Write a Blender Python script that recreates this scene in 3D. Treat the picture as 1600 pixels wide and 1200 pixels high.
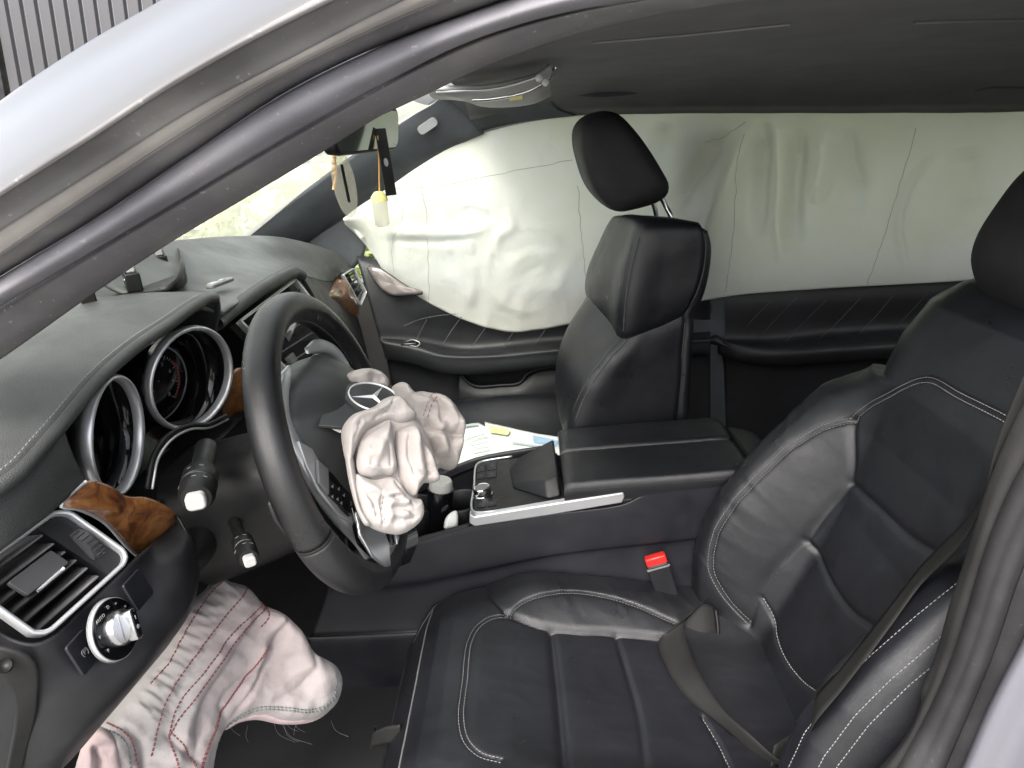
import bpy, math, random
import numpy as np
from mathutils import Vector, Matrix
random.seed(7); rng = np.random.default_rng(7)
for o in list(bpy.data.objects): bpy.data.objects.remove(o)
SC = bpy.context.scene; COL = SC.collection

# ------------------------------------------------------------------ camera
# car axes: +X rearwards, +Y to the passenger side, +Z up, metres; hub of the wheel at (0,-.37,.70)
CAM = np.array([.262, -1.1813, 1.0602]); YAW, PIT, ROL, FOC = -.0403, .3512, -.0688, 1079.
_cy, _sy, _cp, _sp = math.cos(YAW), math.sin(YAW), math.cos(PIT), math.sin(PIT)
CF = np.array([_sy*_cp, _cy*_cp, -_sp]); _r = np.array([_cy, -_sy, 0.]); _u = np.cross(_r, CF)
CR = math.cos(ROL)*_r + math.sin(ROL)*_u; CU = -math.sin(ROL)*_r + math.cos(ROL)*_u
cd = bpy.data.cameras.new('camera'); co = bpy.data.objects.new('camera', cd); COL.objects.link(co)
co.matrix_world = Matrix(((CR[0], CU[0], -CF[0], CAM[0]), (CR[1], CU[1], -CF[1], CAM[1]), (CR[2], CU[2], -CF[2], CAM[2]), (0, 0, 0, 1)))
cd.sensor_width = 36; cd.lens = FOC/1600*36; cd.clip_start = .02; cd.clip_end = 400
SC.camera = co

# ------------------------------------------------------------------ overcast daylight
SUN_EL, SUN_ROT = math.radians(52), math.radians(200)
w = bpy.data.worlds.new('World'); SC.world = w; w.use_nodes = True
nt = w.node_tree; bg = nt.nodes['Background']; sky = nt.nodes.new('ShaderNodeTexSky')
sky.sky_type = 'NISHITA'; sky.sun_disc = False; sky.sun_elevation = SUN_EL; sky.sun_rotation = SUN_ROT
sky.air_density = 1.0; sky.dust_density = 6.0; sky.ozone_density = .6
hs = nt.nodes.new('ShaderNodeHueSaturation'); hs.inputs['Saturation'].default_value = .40
nt.links.new(sky.outputs[0], hs.inputs['Color']); nt.links.new(hs.outputs[0], bg.inputs['Color']); bg.inputs['Strength'].default_value = .15
sd = bpy.data.lights.new('sun', 'SUN'); sd.energy = .8; sd.angle = math.radians(25); sd.color = (1, .97, .92)
so = bpy.data.objects.new('sun', sd); COL.objects.link(so)
# sky rotation 0 = +Y, clockwise seen from above
_sd = Vector((math.sin(SUN_ROT)*math.cos(SUN_EL), math.cos(SUN_ROT)*math.cos(SUN_EL), math.sin(SUN_EL)))
so.rotation_euler = _sd.to_track_quat('Z', 'Y').to_euler()
vs = SC.view_settings; vs.view_transform = 'Standard'; vs.look = 'None'; vs.gamma = 1; vs.use_curve_mapping = False; vs.exposure = 1.74
SC.render.engine = 'CYCLES'; SC.cycles.use_denoising = True
SC.cycles.max_bounces = 10; SC.cycles.diffuse_bounces = 6; SC.cycles.transparent_max_bounces = 12

# ------------------------------------------------------------------ points
def ray(px, py): return CF + CR*((px-800)/FOC) + CU*((600-py)/FOC)
def on(ax, px, py, v):
    d = ray(px, py); return CAM + d*((v-CAM[ax])/d[ax])
def V(px, py, Y): return on(1, px, py, Y)
def VX(px, py, X): return on(0, px, py, X)
def VZ(px, py, Z): return on(2, px, py, Z)
def T(*tr): return np.array([V(*t) for t in tr])          # triples (px,py,Y)
def TY(Y, *pp): return np.array([V(a, b, Y) for a, b in pp])
def A(*p): return np.array(p, float)
def unit(v): v = np.asarray(v, float); return v/np.linalg.norm(v)

def cr(pts, n, closed=False, lin=False):
    """Catmull-Rom (chordal) through pts, n samples uniform in arc length."""
    P = np.asarray(pts, float)
    if closed: P = np.vstack([P, P[:1]])
    if lin or len(P) == 2: Q = P
    else:
        k = len(P); d = np.linalg.norm(np.diff(P, axis=0), axis=1)+1e-9
        if closed: E = np.vstack([P[-2:-1], P, P[1:2]]); dd = np.r_[d[-1], d, d[0]]
        else: E = np.vstack([2*P[:1]-P[1:2], P, 2*P[-1:]-P[-2:-1]]); dd = np.r_[d[0], d, d[-1]]
        out = []
        for i in range(k-1):
            p0, p1, p2, p3 = E[i:i+4]; a, b, c = dd[i]**.5, dd[i+1]**.5, dd[i+2]**.5
            m1 = b*((p1-p0)/a-(p2-p0)/(a+b)+(p2-p1)/b); m2 = b*((p2-p1)/b-(p3-p1)/(b+c)+(p3-p2)/c)
            t = np.linspace(0, 1, 24, endpoint=False)[:, None]
            out.append((2*t**3-3*t**2+1)*p1+(t**3-2*t**2+t)*m1+(-2*t**3+3*t**2)*p2+(t**3-t**2)*m2)
        Q = np.vstack(out+[P[-1:]])
    s = np.r_[0, np.cumsum(np.linalg.norm(np.diff(Q, axis=0), axis=1))]
    x = np.linspace(0, s[-1], n+1)[:-1] if closed else np.linspace(0, s[-1], n)
    return np.stack([np.interp(x, s, Q[:, i]) for i in range(Q.shape[1])], 1)

def crk(P, n):
    """spline sampled uniformly in parameter (keeps rows in step), P (k,...)"""
    P = np.asarray(P, float); k = len(P)
    if k == 2: t = np.linspace(0, 1, n).reshape((-1,)+(1,)*(P.ndim-1)); return P[0]*(1-t)+P[1]*t
    E = np.concatenate([2*P[:1]-P[1:2], P, 2*P[-1:]-P[-2:-1]]); out = []
    for x in np.linspace(0, k-1-1e-9, n):
        i = int(x); t = x-i; p0, p1, p2, p3 = E[i:i+4]
        out.append(.5*(2*p1+(p2-p0)*t+(2*p0-5*p1+4*p2-p3)*t*t+(3*p1-p0-3*p2+p3)*t**3))
    return np.array(out)

def loftg(rows, nu, nv):
    R = np.array([cr(r, nv) for r in rows]); return crk(R, nu)
def gnormals(G):
    du = np.gradient(G, axis=0); dv = np.gradient(G, axis=1); n = np.cross(du, dv)
    return n/(np.linalg.norm(n, axis=2, keepdims=True)+1e-12)

# value noise, vectorised
_perm = rng.random((64, 64, 64))
def vnoise(P, s):
    P = np.asarray(P, float)*s+31.7; i = np.floor(P).astype(int); f = P-i; f = f*f*(3-2*f); i %= 64; j = (i+1) % 64
    g = lambda a, b, c: _perm[a, b, c]
    x0, y0, z0 = i[..., 0], i[..., 1], i[..., 2]; x1, y1, z1 = j[..., 0], j[..., 1], j[..., 2]
    fx, fy, fz = f[..., 0], f[..., 1], f[..., 2]
    a = g(x0, y0, z0)*(1-fx)+g(x1, y0, z0)*fx; b = g(x0, y1, z0)*(1-fx)+g(x1, y1, z0)*fx
    c = g(x0, y0, z1)*(1-fx)+g(x1, y0, z1)*fx; d = g(x0, y1, z1)*(1-fx)+g(x1, y1, z1)*fx
    return ((a*(1-fy)+b*fy)*(1-fz)+(c*(1-fy)+d*fy)*fz)*2-1
def fbm(P, s, o=4): return sum(vnoise(P, s*2**k)/2**k for k in range(o))
def ridge(P, s, o=3): return sum((1-np.abs(vnoise(P, s*2**k))*2)/2**k for k in range(o))

# ------------------------------------------------------------------ objects
def empty(name, loc, label, cat, group=None):
    o = bpy.data.objects.new(name, None); COL.objects.link(o); o.location = Vector(loc); o.empty_display_size = .05
    o['label'] = label; o['category'] = cat
    if group: o['group'] = group
    return o
def root_loc(p):
    v = Vector((0, 0, 0))
    while p is not None: v += p.location; p = p.parent
    return v
def tag(o, label=None, cat=None, group=None, kind=None):
    for k, v in (('label', label), ('category', cat), ('group', group), ('kind', kind)):
        if v: o[k] = v
    return o
def mesh(name, vs_, fs, mat, parent=None, smooth=True, me=None):
    if me is None:
        me = bpy.data.meshes.new(name); me.from_pydata([tuple(map(float, v)) for v in vs_], [], [tuple(map(int, f)) for f in fs]); me.validate(); me.update()
        if smooth: me.polygons.foreach_set('use_smooth', [True]*len(me.polygons))
        if mat is not None: me.materials.append(MAT[mat] if isinstance(mat, str) else mat)
    o = bpy.data.objects.new(name, me); COL.objects.link(o)
    if parent is not None:
        o.parent = parent; q = parent; t = Vector((0, 0, 0))
        while q is not None: t += q.location; q = q.parent
        o.matrix_parent_inverse = Matrix.Translation(-t) if parent.parent is None else Matrix.Identity(4)
    return o
def auto(o, ang=35):
    me = o.data; me.polygons.foreach_set('use_smooth', [True]*len(me.polygons))
    me.set_sharp_from_angle(angle=math.radians(ang)); return o
def bevel(o, w_=.002, seg=2):
    m = o.modifiers.new('bevel', 'BEVEL'); m.width = w_; m.segments = seg; m.limit_method = 'ANGLE'; m.angle_limit = math.radians(30); return o
def gfaces(nu, nv, cu=False, cv=False, off=0):
    f = []
    for i in range(nu if cu else nu-1):
        for j in range(nv if cv else nv-1):
            a, b = i, (i+1) % nu; c, d = j, (j+1) % nv
            f.append((off+a*nv+c, off+b*nv+c, off+b*nv+d, off+a*nv+d))
    return f
def grid(name, G, mat, parent=None, thick=0, flip=False, cu=False, cv=False, offset=1):
    nu, nv = G.shape[:2]; f = gfaces(nu, nv, cu, cv)
    if flip: f = [t[::-1] for t in f]
    o = mesh(name, G.reshape(-1, 3), f, mat, parent)
    if thick:
        m = o.modifiers.new('solid', 'SOLIDIFY'); m.thickness = thick; m.offset = -offset
    return o
def loft(name, rows, mat, parent=None, nu=24, nv=48, thick=.004, flip=False, fn=None):
    G = loftg(rows, nu, nv)
    if fn is not None: G = fn(G)
    return grid(name, G, mat, parent, thick, flip)
def frames(P, up=None, closed=False):
    t = np.roll(P, -1, 0)-np.roll(P, 1, 0) if closed else np.gradient(P, axis=0)
    t /= np.linalg.norm(t, axis=1, keepdims=True)+1e-12
    if up is not None:
        up = np.broadcast_to(np.asarray(up, float), P.shape); s = np.cross(t, up); s /= np.linalg.norm(s, axis=1, keepdims=True)+1e-12
        return t, s, np.cross(s, t)
    a = np.array([0, 0, 1.]) if abs(t[0][2]) < .9 else np.array([1., 0, 0]); n = np.empty_like(P)
    n[0] = unit(np.cross(np.cross(t[0], a), t[0]))
    for i in range(1, len(P)):
        v = n[i-1]-t[i]*(n[i-1]@t[i]); n[i] = v/(np.linalg.norm(v)+1e-12)
    return t, np.cross(t, n), n
def sweep_vf(P, prof, up=None, closed=False, cap=True, scale=None):
    """prof (m,2): (side, up) offsets, swept along P"""
    t, s, u = frames(P, up, closed); prof = np.asarray(prof, float); n, m = len(P), len(prof)
    sc = np.ones(n) if scale is None else np.asarray(scale, float)
    G = P[:, None]+s[:, None]*prof[None, :, :1]*sc[:, None, None]+u[:, None]*prof[None, :, 1:]*sc[:, None, None]
    f = gfaces(n, m, closed, True)
    if cap and not closed: f += [tuple(range(m))[::-1], tuple(range((n-1)*m, n*m))]
    return G.reshape(-1, 3), f
def circ(r, m=12, ry=None):
    a = np.linspace(0, 2*np.pi, m, endpoint=False); return np.stack([np.cos(a)*r, np.sin(a)*(ry or r)], 1)
def rrect(w_, h_, r, k=3):
    o = []
    for cx, cy, a0 in ((w_/2-r, h_/2-r, 0), (-w_/2+r, h_/2-r, 90), (-w_/2+r, -h_/2+r, 180), (w_/2-r, -h_/2+r, 270)):
        for i in range(k+1):
            a = math.radians(a0+90*i/k); o.append((cx+r*math.cos(a), cy+r*math.sin(a)))
    return np.array(o)
def tube(name, pts, r, mat, parent=None, n=None, m=12, closed=False, up=None, prof=None, scale=None, lin=False):
    P = cr(pts, n or max(8, len(pts)*6), closed, lin)
    if scale is not None: scale = np.interp(np.linspace(0, 1, len(P)), np.linspace(0, 1, len(scale)), scale)
    v, f = sweep_vf(P, circ(r, m) if prof is None else prof, up, closed, True, scale)
    return mesh(name, v, f, mat, parent)
def basis(n, up=(0, 0, 1)):
    n = unit(n); up = (1, 0, 0) if np.linalg.norm(np.cross(up, n)) < 1e-3 else up; s = unit(np.cross(up, n)); return s, np.cross(n, s), n
def prism_vf(poly, O, ex, ey, ez, d):
    """2-D polygon extruded from z=0 to z=d in frame"""
    poly = np.asarray(poly, float); m = len(poly)
    a = O+poly[:, :1]*ex+poly[:, 1:]*ey; b = a+np.asarray(ez)*d
    return np.vstack([a, b]), [tuple(range(m))[::-1], tuple(range(m, 2*m))]+[(i, (i+1) % m, m+(i+1) % m, m+i) for i in range(m)]
def prism(name, poly, O, ex, ey, ez, d, mat, parent=None, bev=0, seg=2):
    v, f = prism_vf(poly, np.asarray(O, float), np.asarray(ex), np.asarray(ey), np.asarray(ez), d)
    o = mesh(name, v, f, mat, parent, smooth=False)
    fixn(o)
    if bev: bevel(o, bev, seg)
    return auto(o, 40)
def fixn(o):
    import bmesh
    b = bmesh.new(); b.from_mesh(o.data); bmesh.ops.recalc_face_normals(b, faces=b.faces); b.to_mesh(o.data); b.free(); return o
def box(name, c, size, mat, parent=None, ax=None, bev=.002, seg=2):
    ex, ey, ez = (np.eye(3) if ax is None else ax); sx, sy, sz = size
    return prism(name, [(-sx/2, -sy/2), (sx/2, -sy/2), (sx/2, sy/2), (-sx/2, sy/2)], np.asarray(c, float)-np.asarray(ez)*sz/2, ex, ey, ez, sz, mat, parent, bev, seg)
def lathe(name, prof, O, n, mat, parent=None, m=40, up=(0, 0, 1), sy=1.):
    """prof: (r, height along n)"""
    ex, ey, ez = basis(n, up); a = np.linspace(0, 2*np.pi, m, endpoint=False); prof = np.asarray(prof, float)
    G = np.array([[np.asarray(O)+ex*math.cos(t)*r+ey*math.sin(t)*r*sy+ez*h for t in a] for r, h in prof])
    f = gfaces(len(prof), m, False, True)
    if prof[0][0] > 1e-6: f.append(tuple(range(m))[::-1])
    if prof[-1][0] > 1e-6: f.append(tuple(range((len(prof)-1)*m, len(prof)*m)))
    o = mesh(name, G.reshape(-1, 3), f, mat, parent); fixn(o); return auto(o, 40)
def join_vf(parts):
    vs_, fs, k = [], [], 0
    for v, f in parts:
        vs_.append(np.asarray(v)); fs += [tuple(i+k for i in t) for t in f]; k += len(v)
    return np.vstack(vs_), fs
def crumple(P, s, seed=0):
    """sharp straight creases, as in pressed cloth: folded triangle waves in scattered directions"""
    r_ = np.random.default_rng(seed); h = np.zeros(P.shape[:-1]); w_ = fbm(P+seed, s*.35, 2)
    for k in range(6):
        d = unit(r_.normal(size=3)); f = s*(.6+1.1*r_.random()); x = (P@d)*f+.9*w_+r_.random(); m = np.clip(vnoise(P+3.1*k+seed, s*.45)*1.6+.45, 0, 1)
        h += m*np.abs(x-np.floor(x)-.5)*2/(f/s)
    return h/3-.5
def stitch(name, pts, mat, parent, r=.0005, seg=.0046, gap=.0010, lift=None, lin=False):
    """a row of sewing thread stitches along a path"""
    P = np.asarray(pts, float); L = np.linalg.norm(np.diff(P, axis=0), axis=1).sum(); n = max(2, int(L/(seg+gap)))
    Q = cr(P, n*3+1, lin=lin); parts = []
    if lift is not None: Q = Q+np.asarray(lift)
    for i in range(n):
        a, b = Q[i*3], Q[i*3+2]; t = unit(b-a); s = unit(np.cross(t, [.3, .5, .81])); u = np.cross(s, t); m = (a+b)/2+0*t
        v = [q+k*r*.75 for q in (a, b) for k in (s+u, u-s, -s-u, s-u)]
        parts.append((v, [(0, 1, 2, 3), (7, 6, 5, 4), (0, 4, 5, 1), (1, 5, 6, 2), (2, 6, 7, 3), (3, 7, 4, 0)]))
    v, f = join_vf(parts); o = mesh(name, v, f, mat, parent); o['kind'] = 'stuff'; return o
def text(name, body, O, ex, ey, size, mat, parent=None, align='CENTER', ext=.0002):
    c = bpy.data.curves.new(name, 'FONT'); c.body = body; c.size = size; c.align_x = align; c.align_y = 'CENTER'; c.extrude = ext
    tmp = bpy.data.objects.new(name, c); COL.objects.link(tmp); dg = bpy.context.evaluated_depsgraph_get()
    me = bpy.data.meshes.new_from_object(tmp.evaluated_get(dg)); bpy.data.objects.remove(tmp); bpy.data.curves.remove(c)
    ex, ey = unit(ex), unit(ey); ez = np.cross(ex, ey); co_ = np.array([v.co[:] for v in me.vertices])
    W = np.asarray(O)+co_[:, :1]*ex+co_[:, 1:2]*ey+co_[:, 2:]*ez
    me.vertices.foreach_set('co', W.ravel()); me.update(); me.materials.clear(); me.materials.append(MAT[mat])
    return mesh(name, None, None, None, parent, me=me)

# ------------------------------------------------------------------ materials
MAT = {}
class NT:
    def __init__(s, name):
        m = bpy.data.materials.new(name); m.use_nodes = True; s.m = m; s.t = m.node_tree; s.b = s.t.nodes['Principled BSDF']; MAT[name] = m
        s.out = s.t.nodes['Material Output']; s.tc = s.t.nodes.new('ShaderNodeTexCoord').outputs['Object']
    def n(s, ty, **kw):
        x = s.t.nodes.new('ShaderNode'+ty)
        for k, v in kw.items():
            if k in x.inputs: x.inputs[k].default_value = v
            else: setattr(x, k, v)
        return x
    def l(s, a, b): s.t.links.new(a, b)
    def noise(s, scale, detail=4, rough=.55, dist=0, vec=None):
        x = s.n('TexNoise', Scale=scale, Detail=detail, Roughness=rough, Distortion=dist); s.l(vec or s.tc, x.inputs['Vector']); return x.outputs['Fac']
    def ramp(s, fac, stops):
        x = s.n('ValToRGB'); e = x.color_ramp.elements
        while len(e) < len(stops): e.new(.5)
        for i, (p, c) in enumerate(stops): e[i].position = p; e[i].color = tuple(c)+(1,) if len(c) == 3 else c
        s.l(fac, x.inputs[0]); return x.outputs[0]
    def rng(s, fac, a, b, c0=0., c1=1.):
        x = s.n('MapRange'); x.inputs[1].default_value = c0; x.inputs[2].default_value = c1; x.inputs[3].default_value = a; x.inputs[4].default_value = b; s.l(fac, x.inputs[0]); return x.outputs[0]
    def bump(s, h, strength, dist, prev=None):
        x = s.n('Bump'); x.inputs['Strength'].default_value = strength; x.inputs['Distance'].default_value = dist; s.l(h, x.inputs['Height'])
        if prev: s.l(prev, x.inputs['Normal'])
        return x.outputs[0]
    def set(s, **kw):
        for k, v in kw.items(): s.b.inputs[k.replace('_', ' ')].default_value = v
        return s
def g(v): return (v, v, v, 1)
def rgb(*c): return tuple(c)+(1,)

def leather(name, col, rough, grain=900, wr=.5, wear=0., spec=.5, gb=.28, crease=0.):
    s = NT(name); n1 = s.noise(9, 3); n2 = s.noise(55, 5, .6, .8)
    c2 = tuple(min(1, k*1.55) for k in col)
    cc = s.ramp(n1, [(.3, tuple(k*.8 for k in col)), (.7, c2)]); s.l(cc, s.b.inputs['Base Color'])
    s.l(s.rng(s.noise(26, 4, .6), rough-.05, rough+.08, .3, .7), s.b.inputs['Roughness'])
    v = s.n('TexVoronoi', Scale=grain); v.feature = 'DISTANCE_TO_EDGE'; s.l(s.tc, v.inputs['Vector'])
    b = s.bump(s.rng(v.outputs[0], 0, 1, 0, .25), gb, .0004)
    b = s.bump(n2, wr, .0014, b)
    if crease:
        wp_ = s.n('TexNoise', Scale=14, Detail=3); s.l(s.tc, wp_.inputs['Vector']); mx_ = s.n('VectorMath', operation='MULTIPLY_ADD'); s.l(wp_.outputs['Color'], mx_.inputs[0]); mx_.inputs[1].default_value = (.05, .05, .05); s.l(s.tc, mx_.inputs[2])
        mp_ = s.n('Mapping'); s.l(mx_.outputs[0], mp_.inputs[0]); mp_.inputs['Scale'].default_value = (1.7, .8, 1.); v2 = s.n('TexVoronoi', Scale=42); v2.feature = 'DISTANCE_TO_EDGE'; s.l(mp_.outputs[0], v2.inputs['Vector'])
        mk_ = s.rng(s.noise(7, 3), 0, 1, .46, .62); ml_ = s.n('Math', operation='MULTIPLY'); s.l(s.rng(v2.outputs[0], 1, 0, 0, .045), ml_.inputs[0]); s.l(mk_, ml_.inputs[1])
        b = s.bump(ml_.outputs[0], -crease, .0012, b)
    s.l(b, s.b.inputs['Normal']); s.set(Specular_IOR_Level=spec); return s
leather('seat_leather', (.0080, .0086, .0108), .32, 900, .22, 0, .58, .34)
leather('seat_leather_lit', (.0135, .0142, .0170), .37, 800, .45, 0, .60, .34, .55)  # creased, lighter copy of seat_leather with the bolster lighting set into its colour
leather('wheel_leather', (.0075, .0075, .0082), .30, 1300, .2, 0, .6)
leather('headrest_cloth', (.0075, .0075, .009), .62, 1500, .3)
leather('dash_leather', (.031, .0325, .0322), .44, 520, .10, 0, .5, .55)
leather('dash_soft', (.064, .067, .066), .44, 900, .08)
leather('door_leather', (.012, .0128, .0145), .45, 800, .2)

def plastic(name, col, rough, grain=1400, gs=.15, dirt=.0, spec=.5):
    s = NT(name); n1 = s.noise(14, 4); n2 = s.noise(grain, 2)
    s.l(s.ramp(n1, [(.35, tuple(k*.85 for k in col)), (.7, tuple(k*1.2+dirt for k in col))]), s.b.inputs['Base Color'])
    s.l(s.rng(s.noise(40, 5), rough-.06, rough+.08, .3, .7), s.b.inputs['Roughness'])
    s.l(s.bump(n2, gs, .0003), s.b.inputs['Normal']); s.set(Specular_IOR_Level=spec); return s
plastic('trim_plastic', (.0075, .0076, .0092), .48, spec=.40)
plastic('console_plastic', (.0078, .0082, .0118), .44, dirt=.001, spec=.42)
plastic('column_plastic', (.0060, .0060, .0062), .46, spec=.32)
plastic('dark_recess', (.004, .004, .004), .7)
plastic('grey_plastic', (.15, .15, .155), .5)
plastic('pale_plastic', (.34, .34, .33), .45)
plastic('vent_slat', (.045, .045, .047), .38)
plastic('black_gloss', (.004, .004, .005), .08, gs=0)
plastic('pad_plastic', (.026, .028, .028), .45, 1100, .3)
plastic('rubber_seal', (.170, .166, .188), .68, 500, .3, .012)
plastic('rubber_dark', (.020, .0195, .021), .75, 500, .3, .003, .3)
plastic('flange_dark', (.125, .120, .125), .5, 90, .06, .02)
plastic('flange_beige', (.24, .222, .21), .45, 90, .05, .03)
plastic('pillar_trim', (.105, .102, .108), .75, 900, .3)
plastic('far_pillar', (.060, .067, .075), .75, 900, .2)
plastic('red_plastic', (.55, .018, .014), .35, gs=.02)
plastic('white_plastic', (.6, .6, .59), .35, gs=.02)
plastic('yellow_plastic', (.72, .66, .25), .4, gs=.02)
plastic('thread', (.22, .22, .22), .7, gs=0)
plastic('thread_dark', (.10, .10, .10), .7, gs=0)
plastic('thread_red', (.19, .05, .055), .8, gs=0)
plastic('thread_green', (.12, .15, .14), .8, gs=0)
plastic('thread_grey', (.40, .41, .38), .8, gs=0)
plastic('mark_white', (.30, .30, .30), .5, gs=0)
plastic('mark_grey', (.17, .175, .19), .5, gs=0)
plastic('mark_red', (.17, .028, .025), .5, gs=0)
plastic('badge', (.17, .18, .19), .6)
plastic('orange_cord', (.55, .28, .08), .7)

def dusty(name, amt=.5, col=(.42, .40, .37)):
    m = MAT[name]; t = m.node_tree; b = t.nodes['Principled BSDF']; lk = b.inputs['Base Color'].links[0].from_socket
    tc = t.nodes.new('ShaderNodeTexCoord'); a = t.nodes.new('ShaderNodeTexNoise'); a.inputs['Scale'].default_value = 210; a.inputs['Detail'].default_value = 3; c = t.nodes.new('ShaderNodeTexNoise'); c.inputs['Scale'].default_value = 11; c.inputs['Detail'].default_value = 6
    for n in (a, c): t.links.new(tc.outputs['Object'], n.inputs['Vector'])
    r1 = t.nodes.new('ShaderNodeMapRange'); r1.inputs[1].default_value = .66; r1.inputs[2].default_value = .74; t.links.new(a.outputs['Fac'], r1.inputs[0])
    r2 = t.nodes.new('ShaderNodeMapRange'); r2.inputs[1].default_value = .45; r2.inputs[2].default_value = .75; r2.inputs[4].default_value = .22; t.links.new(c.outputs['Fac'], r2.inputs[0])
    ad = t.nodes.new('ShaderNodeMath'); ad.operation = 'MULTIPLY_ADD'; ad.use_clamp = True; t.links.new(r1.outputs[0], ad.inputs[0]); ad.inputs[1].default_value = amt; t.links.new(r2.outputs[0], ad.inputs[2])
    mx = t.nodes.new('ShaderNodeMix'); mx.data_type = 'RGBA'; t.links.new(ad.outputs[0], mx.inputs[0]); t.links.new(lk, mx.inputs[6]); mx.inputs[7].default_value = rgb(*col); t.links.new(mx.outputs[2], b.inputs['Base Color'])
for nm_ in ('rubber_seal', 'flange_dark', 'flange_beige', 'pillar_trim'): dusty(nm_, .45)
dusty('rubber_dark', .3, (.12, .12, .12))
for nm_ in ('console_plastic', 'trim_plastic'): dusty(nm_, .06, (.05, .05, .055))
def fabric(name, col, rough=.9, scale=1600, bs=.5, var=.25):
    s = NT(name); a = s.n('TexWave', Scale=scale, Distortion=1.5); s.l(s.tc, a.inputs['Vector']); n = s.noise(scale*.8, 2); n1 = s.noise(12, 5)
    s.l(s.ramp(n1, [(.3, tuple(k*(1-var) for k in col)), (.7, tuple(k*(1+var) for k in col))]), s.b.inputs['Base Color'])
    s.l(s.bump(n, bs, .0004), s.b.inputs['Normal']); s.set(Roughness=rough, Specular_IOR_Level=.15, Sheen_Weight=.15); return s
fabric('headliner', (.056, .055, .057)); fabric('carpet', (.011, .011, .012), .95, 700, 1.0); fabric('webbing', (.0165, .0165, .0160), .6, 900, .6)
MAT['webbing'].node_tree.nodes['Principled BSDF'].inputs['Sheen Weight'].default_value = 0
fabric('seal_cloth', (.025, .0245, .0245), .9, 900, .6); MAT['seal_cloth'].node_tree.nodes['Principled BSDF'].inputs['Sheen Weight'].default_value = 0

# airbag nylon
def nylon(name, col, dirt, trans=.25, wr=.6):
    s = NT(name); n1 = s.noise(5, 6, .6); n2 = s.noise(38, 5, .6, .6); n3 = s.noise(1500, 2)
    cc = s.ramp(n1, [(.36, dirt), (.58, col)]); s.l(cc, s.b.inputs['Base Color']); s.set(Roughness=.85, Specular_IOR_Level=.15, Sheen_Weight=.1)
    b = s.bump(n3, .15, .0003); b = s.bump(n2, wr, .0022, b); s.l(b, s.b.inputs['Normal'])
    if trans:
        tr = s.n('BsdfTranslucent'); s.l(cc, tr.inputs['Color']); s.l(b, tr.inputs['Normal']); mx = s.n('MixShader'); mx.inputs[0].default_value = trans
        s.l(s.b.outputs[0], mx.inputs[1]); s.l(tr.outputs[0], mx.inputs[2]); s.l(mx.outputs[0], s.out.inputs[0])
    return s
nylon('airbag_cloth', (.40, .375, .358), (.37, .335, .315), .10, .9)
nylon('knee_cloth', (.29, .277, .272), (.305, .265, .262), .05, .9)
nylon('knee_pink', (.40, .32, .315), (.37, .29, .29), .05, .6)
nylon('curtain_cloth', (.87, .875, .845), (.84, .845, .79), .58, .7)

def metal(name, col, rough, scale=(400, 8, 8), amt=.02):
    s = NT(name); mp = s.n('Mapping'); s.l(s.tc, mp.inputs[0]); mp.inputs['Scale'].default_value = scale
    n = s.noise(1, 3, .5, 0, mp.outputs[0]); s.l(s.rng(n, rough-amt, rough+amt, .3, .7), s.b.inputs['Roughness']); s.set(Base_Color=rgb(*col), Metallic=1.); return s
metal('chrome', (.72, .72, .73), .12, (60, 60, 60), .012); metal('satin_silver', (.56, .57, .58), .30, (30, 300, 300)); MAT['satin_silver'].node_tree.nodes['Principled BSDF'].inputs['Metallic'].default_value = .62; metal('steel', (.55, .55, .56), .22, (50, 50, 50))
metal('gauge_silver', (.74, .74, .76), .36, (80, 80, 80), .01); MAT['gauge_silver'].node_tree.nodes['Principled BSDF'].inputs['Metallic'].default_value = .72
metal('spoke_silver', (.70, .71, .73), .18, (80, 80, 80), .01); MAT['spoke_silver'].node_tree.nodes['Principled BSDF'].inputs['Metallic'].default_value = .85
metal('star_silver', (.80, .80, .80), .33, (80, 80, 80), .01); MAT['star_silver'].node_tree.nodes['Principled BSDF'].inputs['Metallic'].default_value = .55
metal('paint_silver_base', (.5, .5, .5), .3)
s = NT('silver_paint'); n = s.noise(2500, 2); s.l(s.ramp(n, [(.3, (.136, .132, .127)), (.7, (.158, .154, .148))]), s.b.inputs['Base Color']); s.set(Metallic=.35, Roughness=.32, Coat_Weight=.6, Coat_Roughness=.12)
s.l(s.bump(s.noise(9, 4), .03, .002), s.b.inputs['Normal'])
s = NT('jamb_paint'); s.set(Base_Color=rgb(.16, .16, .185), Metallic=.3, Roughness=.4, Coat_Weight=.3); s.l(s.bump(s.noise(60, 4), .05, .001), s.b.inputs['Normal'])
# burl walnut
s = NT('burl_wood'); n1 = s.noise(22, 8, .68, 2.2); n2 = s.noise(70, 6, .7, 1.2); v = s.n('TexVoronoi', Scale=38); v.feature = 'SMOOTH_F1'; s.l(s.tc, v.inputs['Vector'])
m = s.n('Math', operation='MULTIPLY_ADD'); s.l(n2, m.inputs[0]); m.inputs[1].default_value = .35; s.l(n1, m.inputs[2]); m2 = s.n('Math', operation='MULTIPLY_ADD'); s.l(v.outputs[0], m2.inputs[0]); m2.inputs[1].default_value = .22; s.l(m.outputs[0], m2.inputs[2])
s.l(s.ramp(m2.outputs[0], [(.50, (.014, .007, .005)), (.62, (.060, .020, .008)), (.74, (.16, .060, .018)), (.92, (.27, .12, .040))]), s.b.inputs['Base Color'])
s.set(Roughness=.3, Coat_Weight=1., Coat_Roughness=.06)
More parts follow.
